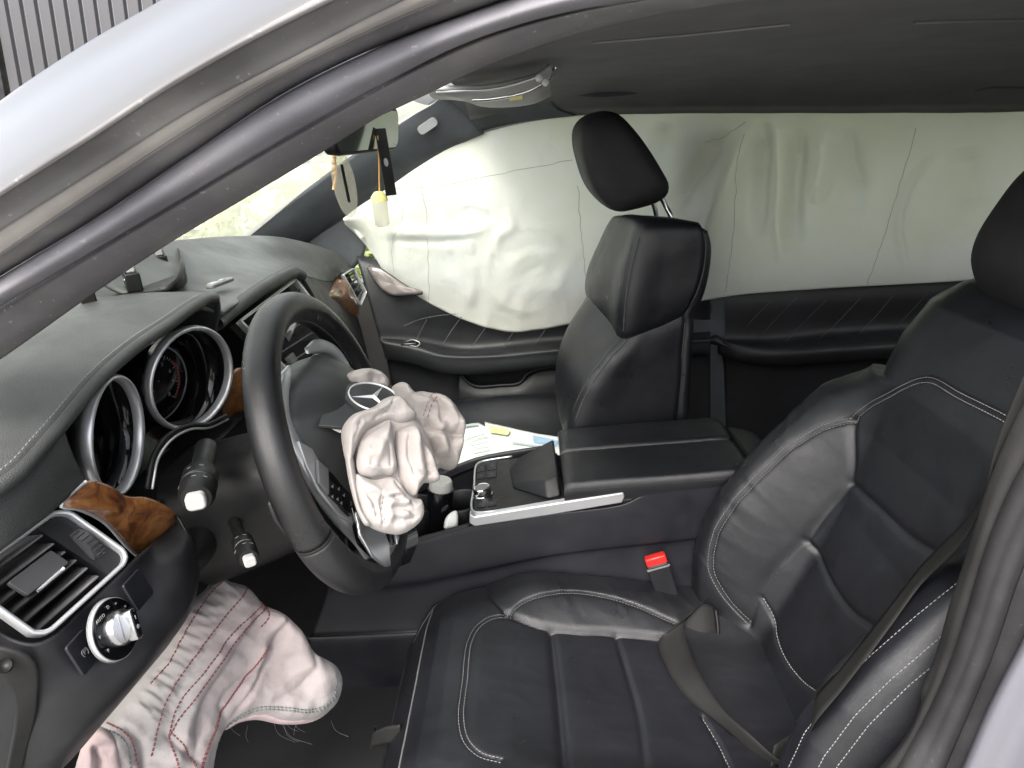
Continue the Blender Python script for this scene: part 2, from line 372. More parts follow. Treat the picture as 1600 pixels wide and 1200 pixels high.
# glass with a dust film; on the windscreen it also paints pale sky haze
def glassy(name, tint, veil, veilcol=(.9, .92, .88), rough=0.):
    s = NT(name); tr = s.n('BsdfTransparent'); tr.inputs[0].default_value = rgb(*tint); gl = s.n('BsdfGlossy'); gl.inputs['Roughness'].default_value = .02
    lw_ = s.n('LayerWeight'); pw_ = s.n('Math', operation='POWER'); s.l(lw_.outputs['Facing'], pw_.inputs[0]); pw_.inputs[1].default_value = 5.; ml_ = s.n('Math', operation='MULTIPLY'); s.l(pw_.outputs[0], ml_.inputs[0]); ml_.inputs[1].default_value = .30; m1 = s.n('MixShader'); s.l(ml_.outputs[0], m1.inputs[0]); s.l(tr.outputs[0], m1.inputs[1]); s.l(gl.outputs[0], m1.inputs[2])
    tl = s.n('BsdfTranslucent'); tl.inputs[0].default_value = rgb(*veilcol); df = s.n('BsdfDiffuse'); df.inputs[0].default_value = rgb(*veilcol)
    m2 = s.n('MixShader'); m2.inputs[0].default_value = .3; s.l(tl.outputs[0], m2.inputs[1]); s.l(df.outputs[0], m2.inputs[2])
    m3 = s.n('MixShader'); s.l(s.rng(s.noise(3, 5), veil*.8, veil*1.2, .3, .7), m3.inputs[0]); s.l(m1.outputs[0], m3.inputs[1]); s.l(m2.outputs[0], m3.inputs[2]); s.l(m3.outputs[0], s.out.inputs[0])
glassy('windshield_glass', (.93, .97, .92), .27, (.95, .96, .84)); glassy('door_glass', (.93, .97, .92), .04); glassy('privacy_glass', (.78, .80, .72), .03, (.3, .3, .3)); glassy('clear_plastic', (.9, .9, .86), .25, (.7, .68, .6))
s = NT('mirror_glass'); s.set(Base_Color=rgb(.75, .78, .74), Metallic=1., Roughness=.04)
s = NT('gauge_glass'); tr = s.n('BsdfTransparent'); gl = s.n('BsdfGlossy'); gl.inputs['Roughness'].default_value = .05; fr = s.n('Fresnel'); fr.inputs[0].default_value = 1.4; m1 = s.n('MixShader'); s.l(fr.outputs[0], m1.inputs[0]); s.l(tr.outputs[0], m1.inputs[1]); s.l(gl.outputs[0], m1.inputs[2]); s.l(m1.outputs[0], s.out.inputs[0])
# paper print
s = NT('paper'); s.l(s.ramp(s.noise(6, 3), [(.3, (.70, .72, .71)), (.7, (.78, .80, .79))]), s.b.inputs['Base Color']); s.set(Roughness=.55)
plastic('paper_yellow', (.62, .64, .34), .6, gs=0); plastic('paper_blue', (.30, .44, .58), .6, gs=0); plastic('paper_print', (.42, .47, .49), .6, gs=0)
# outdoors
s = NT('concrete'); s.l(s.ramp(s.noise(3, 8, .65), [(.3, (.20, .20, .19)), (.7, (.32, .32, .30))]), s.b.inputs['Base Color']); s.set(Roughness=.9); s.l(s.bump(s.noise(40, 6), .4, .01), s.b.inputs['Normal'])
s = NT('sheet_metal'); s.l(s.ramp(s.noise(2, 6), [(.3, (.070, .069, .075)), (.7, (.088, .086, .093))]), s.b.inputs['Base Color']); s.set(Roughness=.5, Metallic=.2)
s = NT('white_render'); s.l(s.ramp(s.noise(3, 6), [(.3, (.62, .61, .60)), (.7, (.74, .73, .71))]), s.b.inputs['Base Color']); s.set(Roughness=.9)
s = NT('leaf'); s.l(s.ramp(s.noise(3, 3), [(.3, (.30, .36, .16)), (.7, (.50, .55, .32))]), s.b.inputs['Base Color']); s.set(Roughness=.5)
tl = s.n('BsdfTranslucent'); tl.inputs[0].default_value = rgb(.45, .50, .16); mx = s.n('MixShader'); mx.inputs[0].default_value = .45; s.l(s.b.outputs[0], mx.inputs[1]); s.l(tl.outputs[0], mx.inputs[2]); s.l(mx.outputs[0], s.out.inputs[0])
s = NT('lawn'); s.l(s.ramp(s.noise(4, 8), [(.3, (.24, .30, .11)), (.7, (.38, .44, .20))]), s.b.inputs['Base Color']); s.set(Roughness=.9)
plastic('bark', (.10, .08, .06), .9)

# ================================================================== outside
gz = -.52
grd = mesh('ground', [(-60, -60, gz), (60, -60, gz), (60, 60, gz), (-60, 60, gz)], [(0, 1, 2, 3)], 'concrete'); tag(grd, 'grey concrete yard under the car', None, kind='structure')

lw = mesh('lawn', [(-40, 5.2, gz+.01), (30, 5.2, gz+.01), (30, 55, gz+.01), (-40, 55, gz+.01)], [(0, 1, 2, 3)], 'lawn'); tag(lw, 'bright lawn beyond the windscreen', None, kind='structure')
# ribbed sheet-metal shutter beyond the bonnet: every rib its own piece
fen = empty('ribbed_metal_shutter', (-2.6, 4.4, gz), 'grey ribbed sheet metal shutter beyond the bonnet, at the upper left', 'shutter')
FA = V(12, 120, 4.4); lean = math.radians(6.5)
fx = A(math.cos(lean), 0, -math.sin(lean)); fz = A(math.sin(lean), 0, math.cos(lean)); fn_ = A(0, -1, 0)
pitch = .108; prof = [(0, 0), (.004, 0), (.016, .022), (.088, .022), (.100, 0), (.104, 0)]
pv = np.array(prof+[(.104, -.004), (0, -.004)])
v, f = prism_vf(pv, A(0, 0, 0), fx, fn_, fz, 3.4)
rib0 = None
for i in range(14):
    if rib0 is None: rib0 = mesh('rib_panel', v+FA-fz*2.2+fx*pitch*i, f, 'sheet_metal', fen, smooth=False); fixn(rib0)
    else:
        o = rib0.copy(); COL.objects.link(o); o.location = Vector(fx*pitch*i)
box('edge_post', FA-fz*.5+fx*-.04+fn_*.01, (.055, .08, 3.4), 'rubber_dark', fen, ax=(fx, fn_, fz), bev=.004)
wl = box('rendered_wall', V(-120, 120, 4.6)-A(.9, 0, .8), (2.4, .25, 3.6), 'white_render', None, bev=.01); tag(wl, 'white rendered wall at the far left beside the ribbed shutter', 'wall')

# hedge seen through the windscreen, leaves as small faces
def leaf_cloud(name, c, size, n, parent, sz=.05):
    vs_, fs = [], []
    for i in range(n):
        p = rng.normal(size=3); p = p/np.linalg.norm(p)*rng.random()**.35; k = .75+.35*fbm(p[None]*2+c, 1.2)[0]
        q = c+p*size*k; a = unit(rng.normal(size=3)); b = unit(np.cross(a, rng.normal(size=3))); s_ = sz*(.6+rng.random()*.8); j = len(vs_)
        vs_ += [q-a*s_, q+b*s_*.45, q+a*s_, q-b*s_*.45]; fs.append((j, j+1, j+2, j+3))
    return mesh(name, vs_, fs, 'leaf', parent, smooth=False)
for k, (cx, cyy, sx, h, lab) in enumerate(((-2.35, 3.75, .95, 1.95, 'pale green shrub seen through the windscreen, left of the other one'), (-.85, 3.9, 1.0, 1.85, 'pale green shrub seen through the windscreen beside the far pillar'))):
    hg = empty('garden_shrub', (cx, cyy, gz), lab, 'shrub')
    leaf_cloud('crown', A(cx, cyy, gz+.85), A(sx, .5, h-.85), 5200, hg, .045)
    tube('trunk', [(cx, cyy, gz), (cx+.05, cyy, gz+.4), (cx, cyy+.03, gz+.9)], .05, 'bark', hg, scale=[1, .8, .5])

# ================================================================== car shell
car = empty('parked_car', (.3, -.72, gz), 'silver car body: open driver side doorway, pillars, roof lining and floor', 'car')
def strip(name, rows, mat, nu=10, nv=90, thick=.003, flip=False, fn=None, parent=car): return loft(name, rows, mat, parent, nu, nv, thick, flip, fn)
def yy(Y, pts): return T(*[(a, b, Y) for a, b in pts])
b0 = [(-90, 250), (0, 184), (105, 116), (210, 56), (304, 0), (380, -44)]
b1 = [(-90, 358), (0, 294), (131, 209), (262, 123), (375, 58), (490, -4), (560, -40)]
b2 = [(-90, 366), (0, 305), (142, 215), (262, 137), (375, 72), (515, 2), (600, -38)]
b3 = [(-90, 418), (0, 360), (150, 266), (300, 172), (450, 93), (600, 15), (720, -40)]
b4 = [(-90, 458), (0, 398), (150, 297), (300, 199), (450, 110), (600, 38), (690, 0), (790, -38)]
b5 = [(-90, 490), (0, 432), (150, 341), (300, 240), (450, 142), (600, 69), (725, 22), (794, -2), (900, -36)]
b56 = [(-90, 512), (0, 455), (150, 362), (300, 264), (450, 168), (600, 97), (725, 46), (820, 14), (960, -20), (1040, -34)]
b6 = [(-90, 536), (0, 479), (150, 390), (300, 302), (450, 214), (600, 131), (725, 69), (850, 28), (1000, -2), (1120, -24)]
b7 = [(-90, 620), (0, 562), (165, 446), (270, 377), (400, 300), (518, 229), (600, 178), (662, 150), (756, 105), (862, 66), (925, 47), (1010, 27), (1100, 11), (1200, -4), (1330, -18)]
bow = lambda a, b, t: [((1-t)*p[0]+t*q[0], (1-t)*p[1]+t*q[1]) for p, q in zip(cr(a, 12), cr(b, 12))]
bump_scratch = None
strip('roof_side_panel', [yy(-.56, [(p[0]+40, p[1]-55) for p in b0]), yy(-.60, b0), yy(-.665, bow(b0, b1, .35)), yy(-.712, bow(b0, b1, .75)), yy(-.728, b1), yy(-.730, b2)], 'silver_paint', 30)
strip('gutter_flange', [yy(-.730, b2), yy(-.716, bow(b2, b3, .15)), yy(-.704, bow(b2, b3, .6)), yy(-.700, b3)], 'flange_dark', 12)
strip('doorway_flange', [yy(-.700, b3), yy(-.699, bow(b3, b4, .5)), yy(-.694, b4)], 'flange_beige', 8)
strip('sill_flange', [yy(-.694, b4), yy(-.684, bow(b4, b5, .3)), yy(-.672, bow(b4, b5, .8)), yy(-.660, b5)], 'flange_dark', 10)
strip('weather_seal', [yy(-.655, b5), yy(-.676, bow(b5, b56, .25)), yy(-.684, b56), yy(-.678, bow(b56, b6, .55)), yy(-.655, b6)], 'rubber_seal', 16)
strip('seal_lip', [yy(-.648, b6), yy(-.651, bow(b6, b7, .15)), yy(-.644, bow(b6, b7, .45)), yy(-.632, bow(b6, b7, .75)), yy(-.612, b7)], 'pillar_trim', 20)
# inner face of the near pillar, turned away from the doorway
strip('pillar_cover', [yy(-.612, b7), [p+A(-.02, .03, .015) for p in yy(-.612, b7)], [p+A(-.06, .06, .03) for p in yy(-.612, b7)]], 'pillar_trim', 6)

# headliner
nr = cr(yy(-.61, b7[6:]+[(1460, -26), (1700, -34), (2300, -40)]), 60); fr_ = cr(T((735, 192, .60), (780, 187, .61), (830, 184, .62), (900, 180, .62), (1000, 178, .62), (1200, 177, .62), (1500, 176, .62), (1700, 172, .62), (2300, 150, .62)), 60)
hd = []
for i in range(60):
    a, b = nr[i], fr_[i]; row = []
    for t in np.linspace(0, 1, 28):
        p = a*(1-t)+b*t; k = (1-(2*t-1)**4); p = p+A(0, 0, .062*k); row.append(p)
    hd.append(row)
hd = np.array(hd); hd += np.array([0, 0, 1])*(.0012*fbm(hd, 9))[..., None]
grid('headliner', hd, 'headliner', car, .012, False, False, False, -1)
for nm, pts, z in (('lining_seam', ((925, 67), (1060, 56), (1235, 38)), 1.146), ('lining_seam', ((1425, 36), (1510, 33), (1640, 30)), 1.142)):
    tube(nm, [VZ(a, b, z) for a, b in pts], .0016, 'grey_plastic', car, n=24, m=6)
# far side grab recesses
tube('grab_handle', T((900, 146, .50), (930, 148, .48), (970, 146, .48), (1010, 140, .50)), .006, 'far_pillar', car, n=24)
tube('grab_handle', T((1525, 137, .50), (1545, 133, .48), (1580, 133, .48), (1640, 134, .50)), .008, 'far_pillar', car, n=24)

# far windscreen pillar
strip('far_pillar_trim', [T((372, 374, .60), (430, 330, .60), (500, 281, .60), (562, 234, .59), (640, 181, .57), (684, 152, .55)),
      T((400, 384, .62), (470, 340, .63), (530, 296, .625), (590, 252, .61), (668, 196, .585), (712, 166, .565)),
      T((440, 404, .68), (505, 352, .68), (566, 312, .675), (630, 271, .655), (700, 229, .625), (752, 204, .60)),
      T((450, 412, .72), (515, 360, .72), (574, 319, .71), (636, 277, .69), (704, 234, .66), (758, 209, .63))], 'far_pillar', 16, 60, .006)
pill = lambda: None
B = T((668, 197, .580))[0]; e1 = unit(V(690, 181, .577)-V(645, 212, .582)); nn = unit(CAM-B); e2 = unit(np.cross(nn, e1))
prism('airbag_badge', rrect(.052, .022, .009), B+nn*.006, e1, e2, nn, .004, 'badge', car, .001)
loft('mirror_sail', [T((440, 408, .70), (500, 366, .70), (570, 322, .70), (616, 292, .695)), T((500, 412, .705), (540, 376, .705), (574, 344, .705), (600, 322, .70)), T((553, 420, .71), (568, 400, .71), (574, 376, .71), (588, 345, .705))], 'far_pillar', car, 12, 24, .006)
# roof rail trim joining pillar and lining on the far side
strip('far_roof_trim', [T((684, 152, .55), (712, 150, .52), (760, 150, .50), (860, 150, .50)), T((712, 166, .565), (738, 170, .56), (790, 172, .56), (870, 170, .57)), T((752, 206, .60), (772, 200, .605), (822, 190, .61), (900, 181, .615))], 'far_pillar', 12, 40, .006)

# windscreen
ws = [T((684, 158, .55), (620, 190, .30), (560, 170, 0.))[i] for i in range(3)]
top = np.array([V(686, 154, .55), A(.075, .3, 1.118), A(.06, 0, 1.125), A(.07, -.3, 1.12), A(.11, -.58, 1.09)]); bot = np.array([A(-.50, .62, .82), A(-.60, .3, .825), A(-.63, 0, .83), A(-.60, -.3, .825), A(-.50, -.64, .82)])
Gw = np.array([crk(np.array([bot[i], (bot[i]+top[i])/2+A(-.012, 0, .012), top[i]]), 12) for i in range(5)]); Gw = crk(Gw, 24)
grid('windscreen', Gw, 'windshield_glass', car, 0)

# floor, firewall, tunnel, far sill and the closed rear of the cabin
Gf = np.array([[A(x, y, .07+.10*max(0, (-.28-x)*1.6)) for x in np.linspace(-.62, 2.2, 80)] for y in np.linspace(-.70, .74, 40)]); Gf[..., 2] += .0035*fbm(Gf, 30)
grid('floor_carpet', Gf, 'carpet', car, .02)
box('firewall', A(-.68, 0, .42), (.03, 1.46, .80), 'dark_recess', car)
box('rear_bulkhead', A(2.2, 0, .5), (.03, 1.5, 1.1), 'dark_recess', car)
box('near_rear_door', A(1.62, -.755, .30), (1.45, .08, .84), 'dark_recess', car)
box('near_rear_window', A(1.62, -.74, .90), (1.45, .006, .40), 'dark_recess', car)
box('far_side_shell', A(.75, .80, .18), (2.9, .06, 1.0), 'silver_paint', car)
box('door_sill', A(.0, -.72, .02), (1.3, .09, .16), 'jamb_paint', car, bev=.02)
strip('roof_skin', [[p+A(0, -.09, .05) for p in nr], [(p+q)/2+A(0, 0, .09) for p, q in zip(nr, fr_)], [p+A(0, .11, .05) for p in fr_]], 'silver_paint', 16, 60, .004)

# B-pillar at the right edge: belt-line cloth, rubber seal, painted jamb
p0 = [(1640, 560), (1600, 633), (1571, 700), (1558, 737), (1519, 867), (1496, 933), (1467, 1033), (1446, 1077), (1449, 1100), (1417, 1158), (1379, 1202), (1330, 1260)]
p1 = [(1700, 560), (1660, 640), (1600, 722), (1560, 802), (1526, 900), (1500, 992), (1468, 1074), (1430, 1150), (1398, 1205), (1360, 1270)]
p2 = [(1740, 620), (1690, 700), (1600, 868), (1542, 1033), (1471, 1202), (1440, 1280)]
p3 = [(1760, 700), (1680, 850), (1600, 1008), (1554, 1096), (1508, 1202), (1475, 1280)]
p4 = [(1830, 800), (1740, 960), (1660, 1120), (1600, 1240), (1575, 1300)]
strip('pillar_cover', [[p+A(.06, .04, 0) for p in yy(-.64, p0)], yy(-.645, p0), yy(-.662, bow(p0, p1, .3)), yy(-.668, bow(p0, p1, .75)), yy(-.662, p1)], 'seal_cloth', 14, 80, .003)
strip('weather_seal', [yy(-.660, p1), yy(-.680, bow(p1, p2, .2)), yy(-.688, bow(p1, p2, .5)), yy(-.694, bow(p1, p2, .78)), yy(-.682, p2)], 'rubber_dark', 16, 80, .003)
strip('door_jamb', [yy(-.680, p2), yy(-.688, bow(p2, p3, .5)), yy(-.694, p3)], 'rubber_dark', 8, 80, .003)
strip('door_jamb', [yy(-.694, p3), yy(-.71, bow(p3, p4, .08)), yy(-.716, bow(p3, p4, .5)), yy(-.735, p4)], 'jamb_paint', 12, 80, .003)
E1 = unit(V(1605, 1172, -.72)-V(1575, 1186, -.72)); LO = V(1606, 1206, -.722); nn = unit(CAM-LO); E2 = unit(np.cross(nn, E1)); E1 = np.cross(E2, nn)
lb = prism('jamb_sticker', rrect(.030, .034, .002), LO+nn*.006, E1, E2, nn, .0006, 'white_plastic', car)
prism('sticker_print', rrect(.022, .012, .001), LO+E2*.009+nn*.0068, E1, E2, nn, .0003, 'mark_grey', lb)

# ================================================================== dashboard
dash = empty('dashboard', (-.35, 0, .5), 'dark grey stitched leather dashboard with twin round gauges, walnut trim and air vents', 'dashboard')
D = dash
# instrument hood: leather skin from the stitched lip forward to the windscreen
lip = T((-70, 808, -.69), (-30, 776, -.672), (0, 752, -.655), (31, 727, -.635), (62, 692, -.606), (94, 655, -.573), (125, 617, -.536), (156, 583, -.495), (187, 555, -.452), (219, 530, -.408), (266, 499, -.338), (297, 477, -.285), (322, 463, -.240), (334, 461, -.216))
lipd = cr(lip, 90)
Bk = T((334, 461, -.216), (315, 457, -.205), (280, 457, -.20), (200, 463, -.195), (120, 478, -.19), (20, 500, -.185)); Bk = cr(Bk, 30)
hood = []
for k in range(30):
    row = lipd+(Bk[k]-Bk[0])*1.0
    if k: row = row+A(0, 0, .010*min(1, k/7))*np.linspace(1, 0, 90)[:, None]**.6
    hood.append(row)
hood = np.array(hood); hood[:, :, 2] += .012*np.sin(np.linspace(0, np.pi, 30))[:, None]*np.sin(np.linspace(0, np.pi, 90))[None]
grid('instrument_hood', hood, 'dash_leather', D, .006, flip=True)
# rounded lip under the stitching
n_ = 90; dn = np.linspace(0, 1, n_)[:, None]
lipG = [lipd+A(.000, 0, .001), lipd+A(.003, 0, -.0005), lipd+A(.005, 0, -.003), lipd+A(.0045, 0, -.006), lipd+A(.001, 0, -.008), lipd+A(-.02, 0, -.006), lipd+A(-.075, .0, .0)]
grid('hood_lip', crk(np.array(lipG), 22), 'dash_leather', D, .003, flip=True)
stitch('lip_stitching', cr(lipd+A(-.007, 0, .0042), 90), 'thread', D); stitch('lip_stitching', cr(lipd+A(.0012, 0, .0016), 90), 'thread', D)
# right cheek of the hood
loft('hood_cheek', [T((334, 461, -.216), (341, 474, -.205), (341, 492, -.200), (337, 508, -.198), (330, 540, -.196)), [p+A(-.02, .012, 0) for p in T((320, 459, -.21), (326, 474, -.20), (326, 492, -.196), (322, 508, -.194), (316, 540, -.19))], [p+A(-.09, .01, 0) for p in T((300, 459, -.21), (306, 474, -.20), (306, 492, -.196), (302, 508, -.194), (296, 540, -.19))]], 'dash_leather', D, 12, 24, .004)
# cluster face
gC = lambda Y: A(-.2276, Y, .7612)
gn = A(math.cos(.36), 0, math.sin(.36)); gu = A(-math.sin(.36), 0, math.cos(.36))
fc = gC(-.37)-gn*.075
prism('cluster_face', rrect(.36, .20, .04), fc, A(0, 1, 0), gu, -gn, .01, 'black_gloss', D)
loft('cluster_tray', [[fc+A(0, y, 0)-gu*.075 for y in np.linspace(-.10, .19, 8)], [fc+A(0, y, 0)-gu*.085+gn*.02 for y in np.linspace(-.10, .19, 8)], [fc+A(0, y, 0)-gu*.098+gn*.062 for y in np.linspace(-.09, .18, 8)]], 'column_plastic', D, 10, 30, .004)
# side walls of the cluster tunnel
loft('cluster_side', [T((92, 690, -.575), (104, 728, -.57), (120, 756, -.565), (150, 770, -.55)), [p+A(-.06, .02, 0) for p in T((92, 690, -.575), (104, 728, -.57), (120, 756, -.565), (150, 770, -.55))]], 'column_plastic', D, 6, 16, .004)
def ring_vf(O, n, r, prof, m=64):
    ex, ey, ez = basis(n); a = np.linspace(0, 2*np.pi, m, endpoint=False)
    G = np.array([[O+(ex*math.cos(t)+ey*math.sin(t))*(r+pr)+ez*h for pr, h in prof] for t in a]); return G.reshape(-1, 3), gfaces(m, len(prof), True, True)
gn0 = gn
for Y, lab in ((-.453, 'left'), (-.287, 'right')):
    O, gr, gyaw = (V(178, 681, -.452), 1.20, A(.93, .13, -.10)) if lab == 'left' else (V(298, 591, -.292), 1.22, A(.87, -.34, -.12))
    gn = unit(gyaw); ga = lathe('gauge', [(.0505*gr, -.001), (.0505*gr, -.0004), (.0, -.0003)], O-unit(A(.95, .05, .12))*.052, gn, 'black_gloss', D, 56)
    v, f = ring_vf(O, gn, .0575*gr, [(-.004, -.02), (-.003, .004), (-.001, .0075), (.0012, .0080), (.0030, .0050), (.0036, .001), (.0036, -.004), (.0, -.006)])
    mesh('gauge_ring', v, f, 'gauge_silver', ga)
    ex, ey, ez = basis(gn); fo = O-unit(A(.95, .05, .12))*.052; aa_ = np.linspace(0, 2*np.pi, 64, endpoint=False)
    wa, wb = [np.array([c_+(ex*math.cos(t)+ey*math.sin(t))*r_*gr for t in aa_]) for c_, r_ in ((O-gn*.004, .0545), (fo-gn*.001, .0505))]
    grid('gauge_well', np.array([wa, wa*.5+wb*.5, wb]), 'black_gloss', ga, .001, False, False, True)
    v, f = ring_vf(fo, gn, .0455*gr, [(-.0012, 0), (.0012, 0), (.0012, .0006), (-.0012, .0006)]); mesh('dial_ring', v, f, 'mark_grey', ga)
    tick = []
    for q in range(41):
        a = math.radians(225-270*q/40); d = ex*math.cos(a)+ey*math.sin(a); s_ = np.cross(gn, d); L = .0065 if q % 5 == 0 else .0035
        P = [fo+d*.0430+s_*.0005, fo+d*.0430-s_*.0005, fo+d*(.0430-L)-s_*.0005, fo+d*(.0430-L)+s_*.0005]; tick.append(([p+gn*.0006 for p in P], [(0, 1, 2, 3)]))
    v, f = join_vf(tick); o = mesh('scale_marks', v, f, 'mark_white', ga, smooth=False); o['kind'] = 'stuff'
    for q, s_ in enumerate(('0', '1', '2', '3', '4', '5', '6', '7', '8') if lab == 'right' else ('0', '20', '40', '60', '80', '100', '120', '140', '160')):
        a = math.radians(225-270*q/8); d = ex*math.cos(a)+ey*math.sin(a); text('numeral', s_, fo+d*.0305+gn*.0007, ex, ey, .0085, 'mark_grey', ga)
    if lab == 'right':
        P = [fo+(ex*math.cos(a)+ey*math.sin(a))*r+gn*.0009 for a in np.radians(np.linspace(38, -45, 20)) for r in (.0405, .0435)]
        P2 = [fo+(ex*math.cos(a)+ey*math.sin(a))*r+gn*.0009 for a in np.radians(np.linspace(240, 175, 20)) for r in (.0400, .0440)]
        mesh('red_zone', P, [(2*i, 2*i+1, 2*i+3, 2*i+2) for i in range(19)], 'mark_red', ga); mesh('red_zone', P2, [(2*i, 2*i+1, 2*i+3, 2*i+2) for i in range(19)], 'mark_red', ga)
    a = math.radians(223); d = ex*math.cos(a)+ey*math.sin(a); s_ = np.cross(gn, d)
    mesh('needle', [fo+gn*.003-d*.008+s_*.0012, fo+gn*.003-d*.008-s_*.0012, fo+gn*.003+d*.040-s_*.0004, fo+gn*.003+d*.040+s_*.0004], [(0, 1, 2, 3)], 'mark_white', ga, smooth=False)
    lathe('needle_hub', [(.0075, .0008), (.0065, .005), (0, .0055)], fo, gn, 'column_plastic', ga, 24)
gn = gn0
tube('cluster_edge', T((238, 764, -.487), (241, 745, -.48), (247, 717, -.465), (266, 689, -.44), (297, 671, -.40), (328, 668, -.36), (356, 655, -.325)), .0016, 'satin_silver', D, n=50, m=8)
tube('cluster_edge', T((230, 764, -.487), (233, 745, -.48), (240, 714, -.465), (260, 684, -.44), (293, 666, -.40), (326, 663, -.36), (354, 650, -.325)), .0035, 'column_plastic', D, n=50, m=8)
# centre display between the gauges
box('trip_display', fc+gn*.006, (.05, .085, .006), 'black_gloss', D, ax=(A(0, 1, 0), gu, gn))

# left end: leather cheek, walnut piece, vent, light-switch panel
loft('end_leather', [T((-70, 822, -.69), (0, 764, -.655), (40, 730, -.625), (76, 690, -.59), (98, 664, -.57)), T((-60, 860, -.70), (0, 812, -.668), (50, 770, -.635), (90, 730, -.60), (112, 705, -.575)), T((-70, 915, -.71), (0, 862, -.678), (50, 825, -.645), (92, 791, -.612), (134, 752, -.575))], 'dash_leather', D, 14, 40, .004)
wood = T((134, 752, -.575), (168, 757, -.555), (200, 775, -.535), (224, 776, -.52), (248, 784, -.505), (276, 804, -.485), (273, 820, -.485), (242, 852, -.505), (212, 867, -.525), (196, 852, -.54), (162, 816, -.562), (122, 796, -.59), (95, 790, -.607))
def patch(name, outl, mat, parent, puff=.006, nor=None, rings=7, n=72, thick=.006):
    """a bulging panel filling a closed outline"""
    P = cr(outl, n, True); c = P.mean(0); nor = unit(CAM-c) if nor is None else unit(nor); G = []
    for k in range(rings+1):
        t = k/rings; G.append(c+(P-c)*t+nor*puff*(1-t**2.4))
    G = np.array(G); o = mesh(name, G[:0:-1].reshape(-1, 3).tolist()+[G[0][0]], gfaces(rings, n, False, True)+[((rings-1)*n+j, (rings-1)*n+(j+1) % n, rings*n) for j in range(n)], mat, parent)
    fixn(o); m = o.modifiers.new('solid', 'SOLIDIFY'); m.thickness = thick; m.offset = -1; return o
patch('walnut_trim', wood, 'burl_wood', D, .008, A(.8, -.3, .5))
tube('walnut_edge', wood[8:13].tolist()+[wood[0].tolist()], .0018, 'satin_silver', D, n=40, m=8)

def quad_frame(a, b, c, d):
    """corner points -> centre, unit axes"""
    ex = unit((b-a)+(c-d)); ez = unit((d-a)+(c-b)); n = unit(np.cross(ez, ex)); return (a+b+c+d)/4, ex, ez, n
va, vb = V(94, 795, -.595), V(203, 872, -.588); vd, vc = V(-66, 908, -.695), V(62, 1000, -.683)   # top-right, bottom-right, top-left, bottom-left
vent = empty_part = grid('air_vent', loftg([[va, vb], [vd, vc]], 6, 6)-unit(np.cross(vb-va, vd-va))*0, 'dark_recess', D, 0)
vn = unit(np.cross(vd-va, vb-va)); vn = vn if vn@(CAM-va) > 0 else -vn
vent.data.transform(Matrix.Translation(Vector(-vn*.03)))
fo_ = [va, vb, vc, vd]; rr = []
cen = sum(fo_)/4
for i in range(4):
    p, q, r_ = fo_[i-1], fo_[i], fo_[(i+1) % 4]; a, b = unit(p-q), unit(r_-q)
    for t in (0, .5, 1): rr.append(q+a*.010*(1-t)+b*.010*t+(a+b)*.0012*(1 if t == .5 else 0)*-1)
v, f = sweep_vf(cr(np.array(rr), 80, True, lin=True), rrect(.0045, .013, .002), vn, True); mesh('vent_frame', v, f, 'satin_silver', vent)
lp = lambda s_, t: (va*(1-t)+vb*t)*(1-s_)+(vd*(1-t)+vc*t)*s_      # s: 0 right edge..1 left edge, t: 0 top..1 bottom
sl0 = None
for k in range(6):
    t = .10+.155*k; a, b = lp(.30, t), lp(.97, t); dz = unit(lp(.5, t+.1)-lp(.5, t-.1)); ex = unit(b-a)
    pr = [(-.0065, -.016), (-.0035, -.016), (.0030, .004), (.0026, .008), (.0008, .0075)]
    v, f = sweep_vf(np.array([a, b]), [(y*1.0, x) for x, y in pr], dz); mesh('slat', v-vn*.006, f, 'vent_slat', vent)
vp = [lp(.03, .04), lp(.03, .97), lp(.24, .97), lp(.27, .04)]
mesh('wheel_plate', [p-vn*.001 for p in vp]+[p-vn*.02 for p in vp], [(0, 1, 2, 3), (7, 6, 5, 4), (0, 4, 5, 1), (1, 5, 6, 2), (2, 6, 7, 3), (3, 7, 4, 0)], 'trim_plastic', vent, smooth=False)
wo = lp(.125, .52); wz = unit(vb-va); wx = unit(vd-va)
lathe('thumb_wheel', [(.016, -.006), (.020, -.005), (.020, .005), (.016, .006)], wo-vn*.012, wx, 'vent_slat', vent, 36)
for k in range(9):
    a = math.radians(-60+15*k); d = vn*math.cos(a)+wz*math.sin(a); box('wheel_ridge', wo-vn*.012+d*.0205, (.0012, .010, .0018), 'vent_slat', vent, ax=(np.cross(wx, d), wx, d), bev=0)
ta, tb = lp(.42, .30), lp(.74, .30); tm = lp(.58, .50)
prism('vent_tab', rrect(.045, .020, .002), lp(.60, .44)+vn*.001, unit(vd-va), unit(vb-va), vn, .006, 'vent_slat', vent, .001)
tube('tab_edge', [lp(.74, .585)+vn*.008, lp(.46, .575)+vn*.008], .0016, 'satin_silver', vent, n=8, m=8)

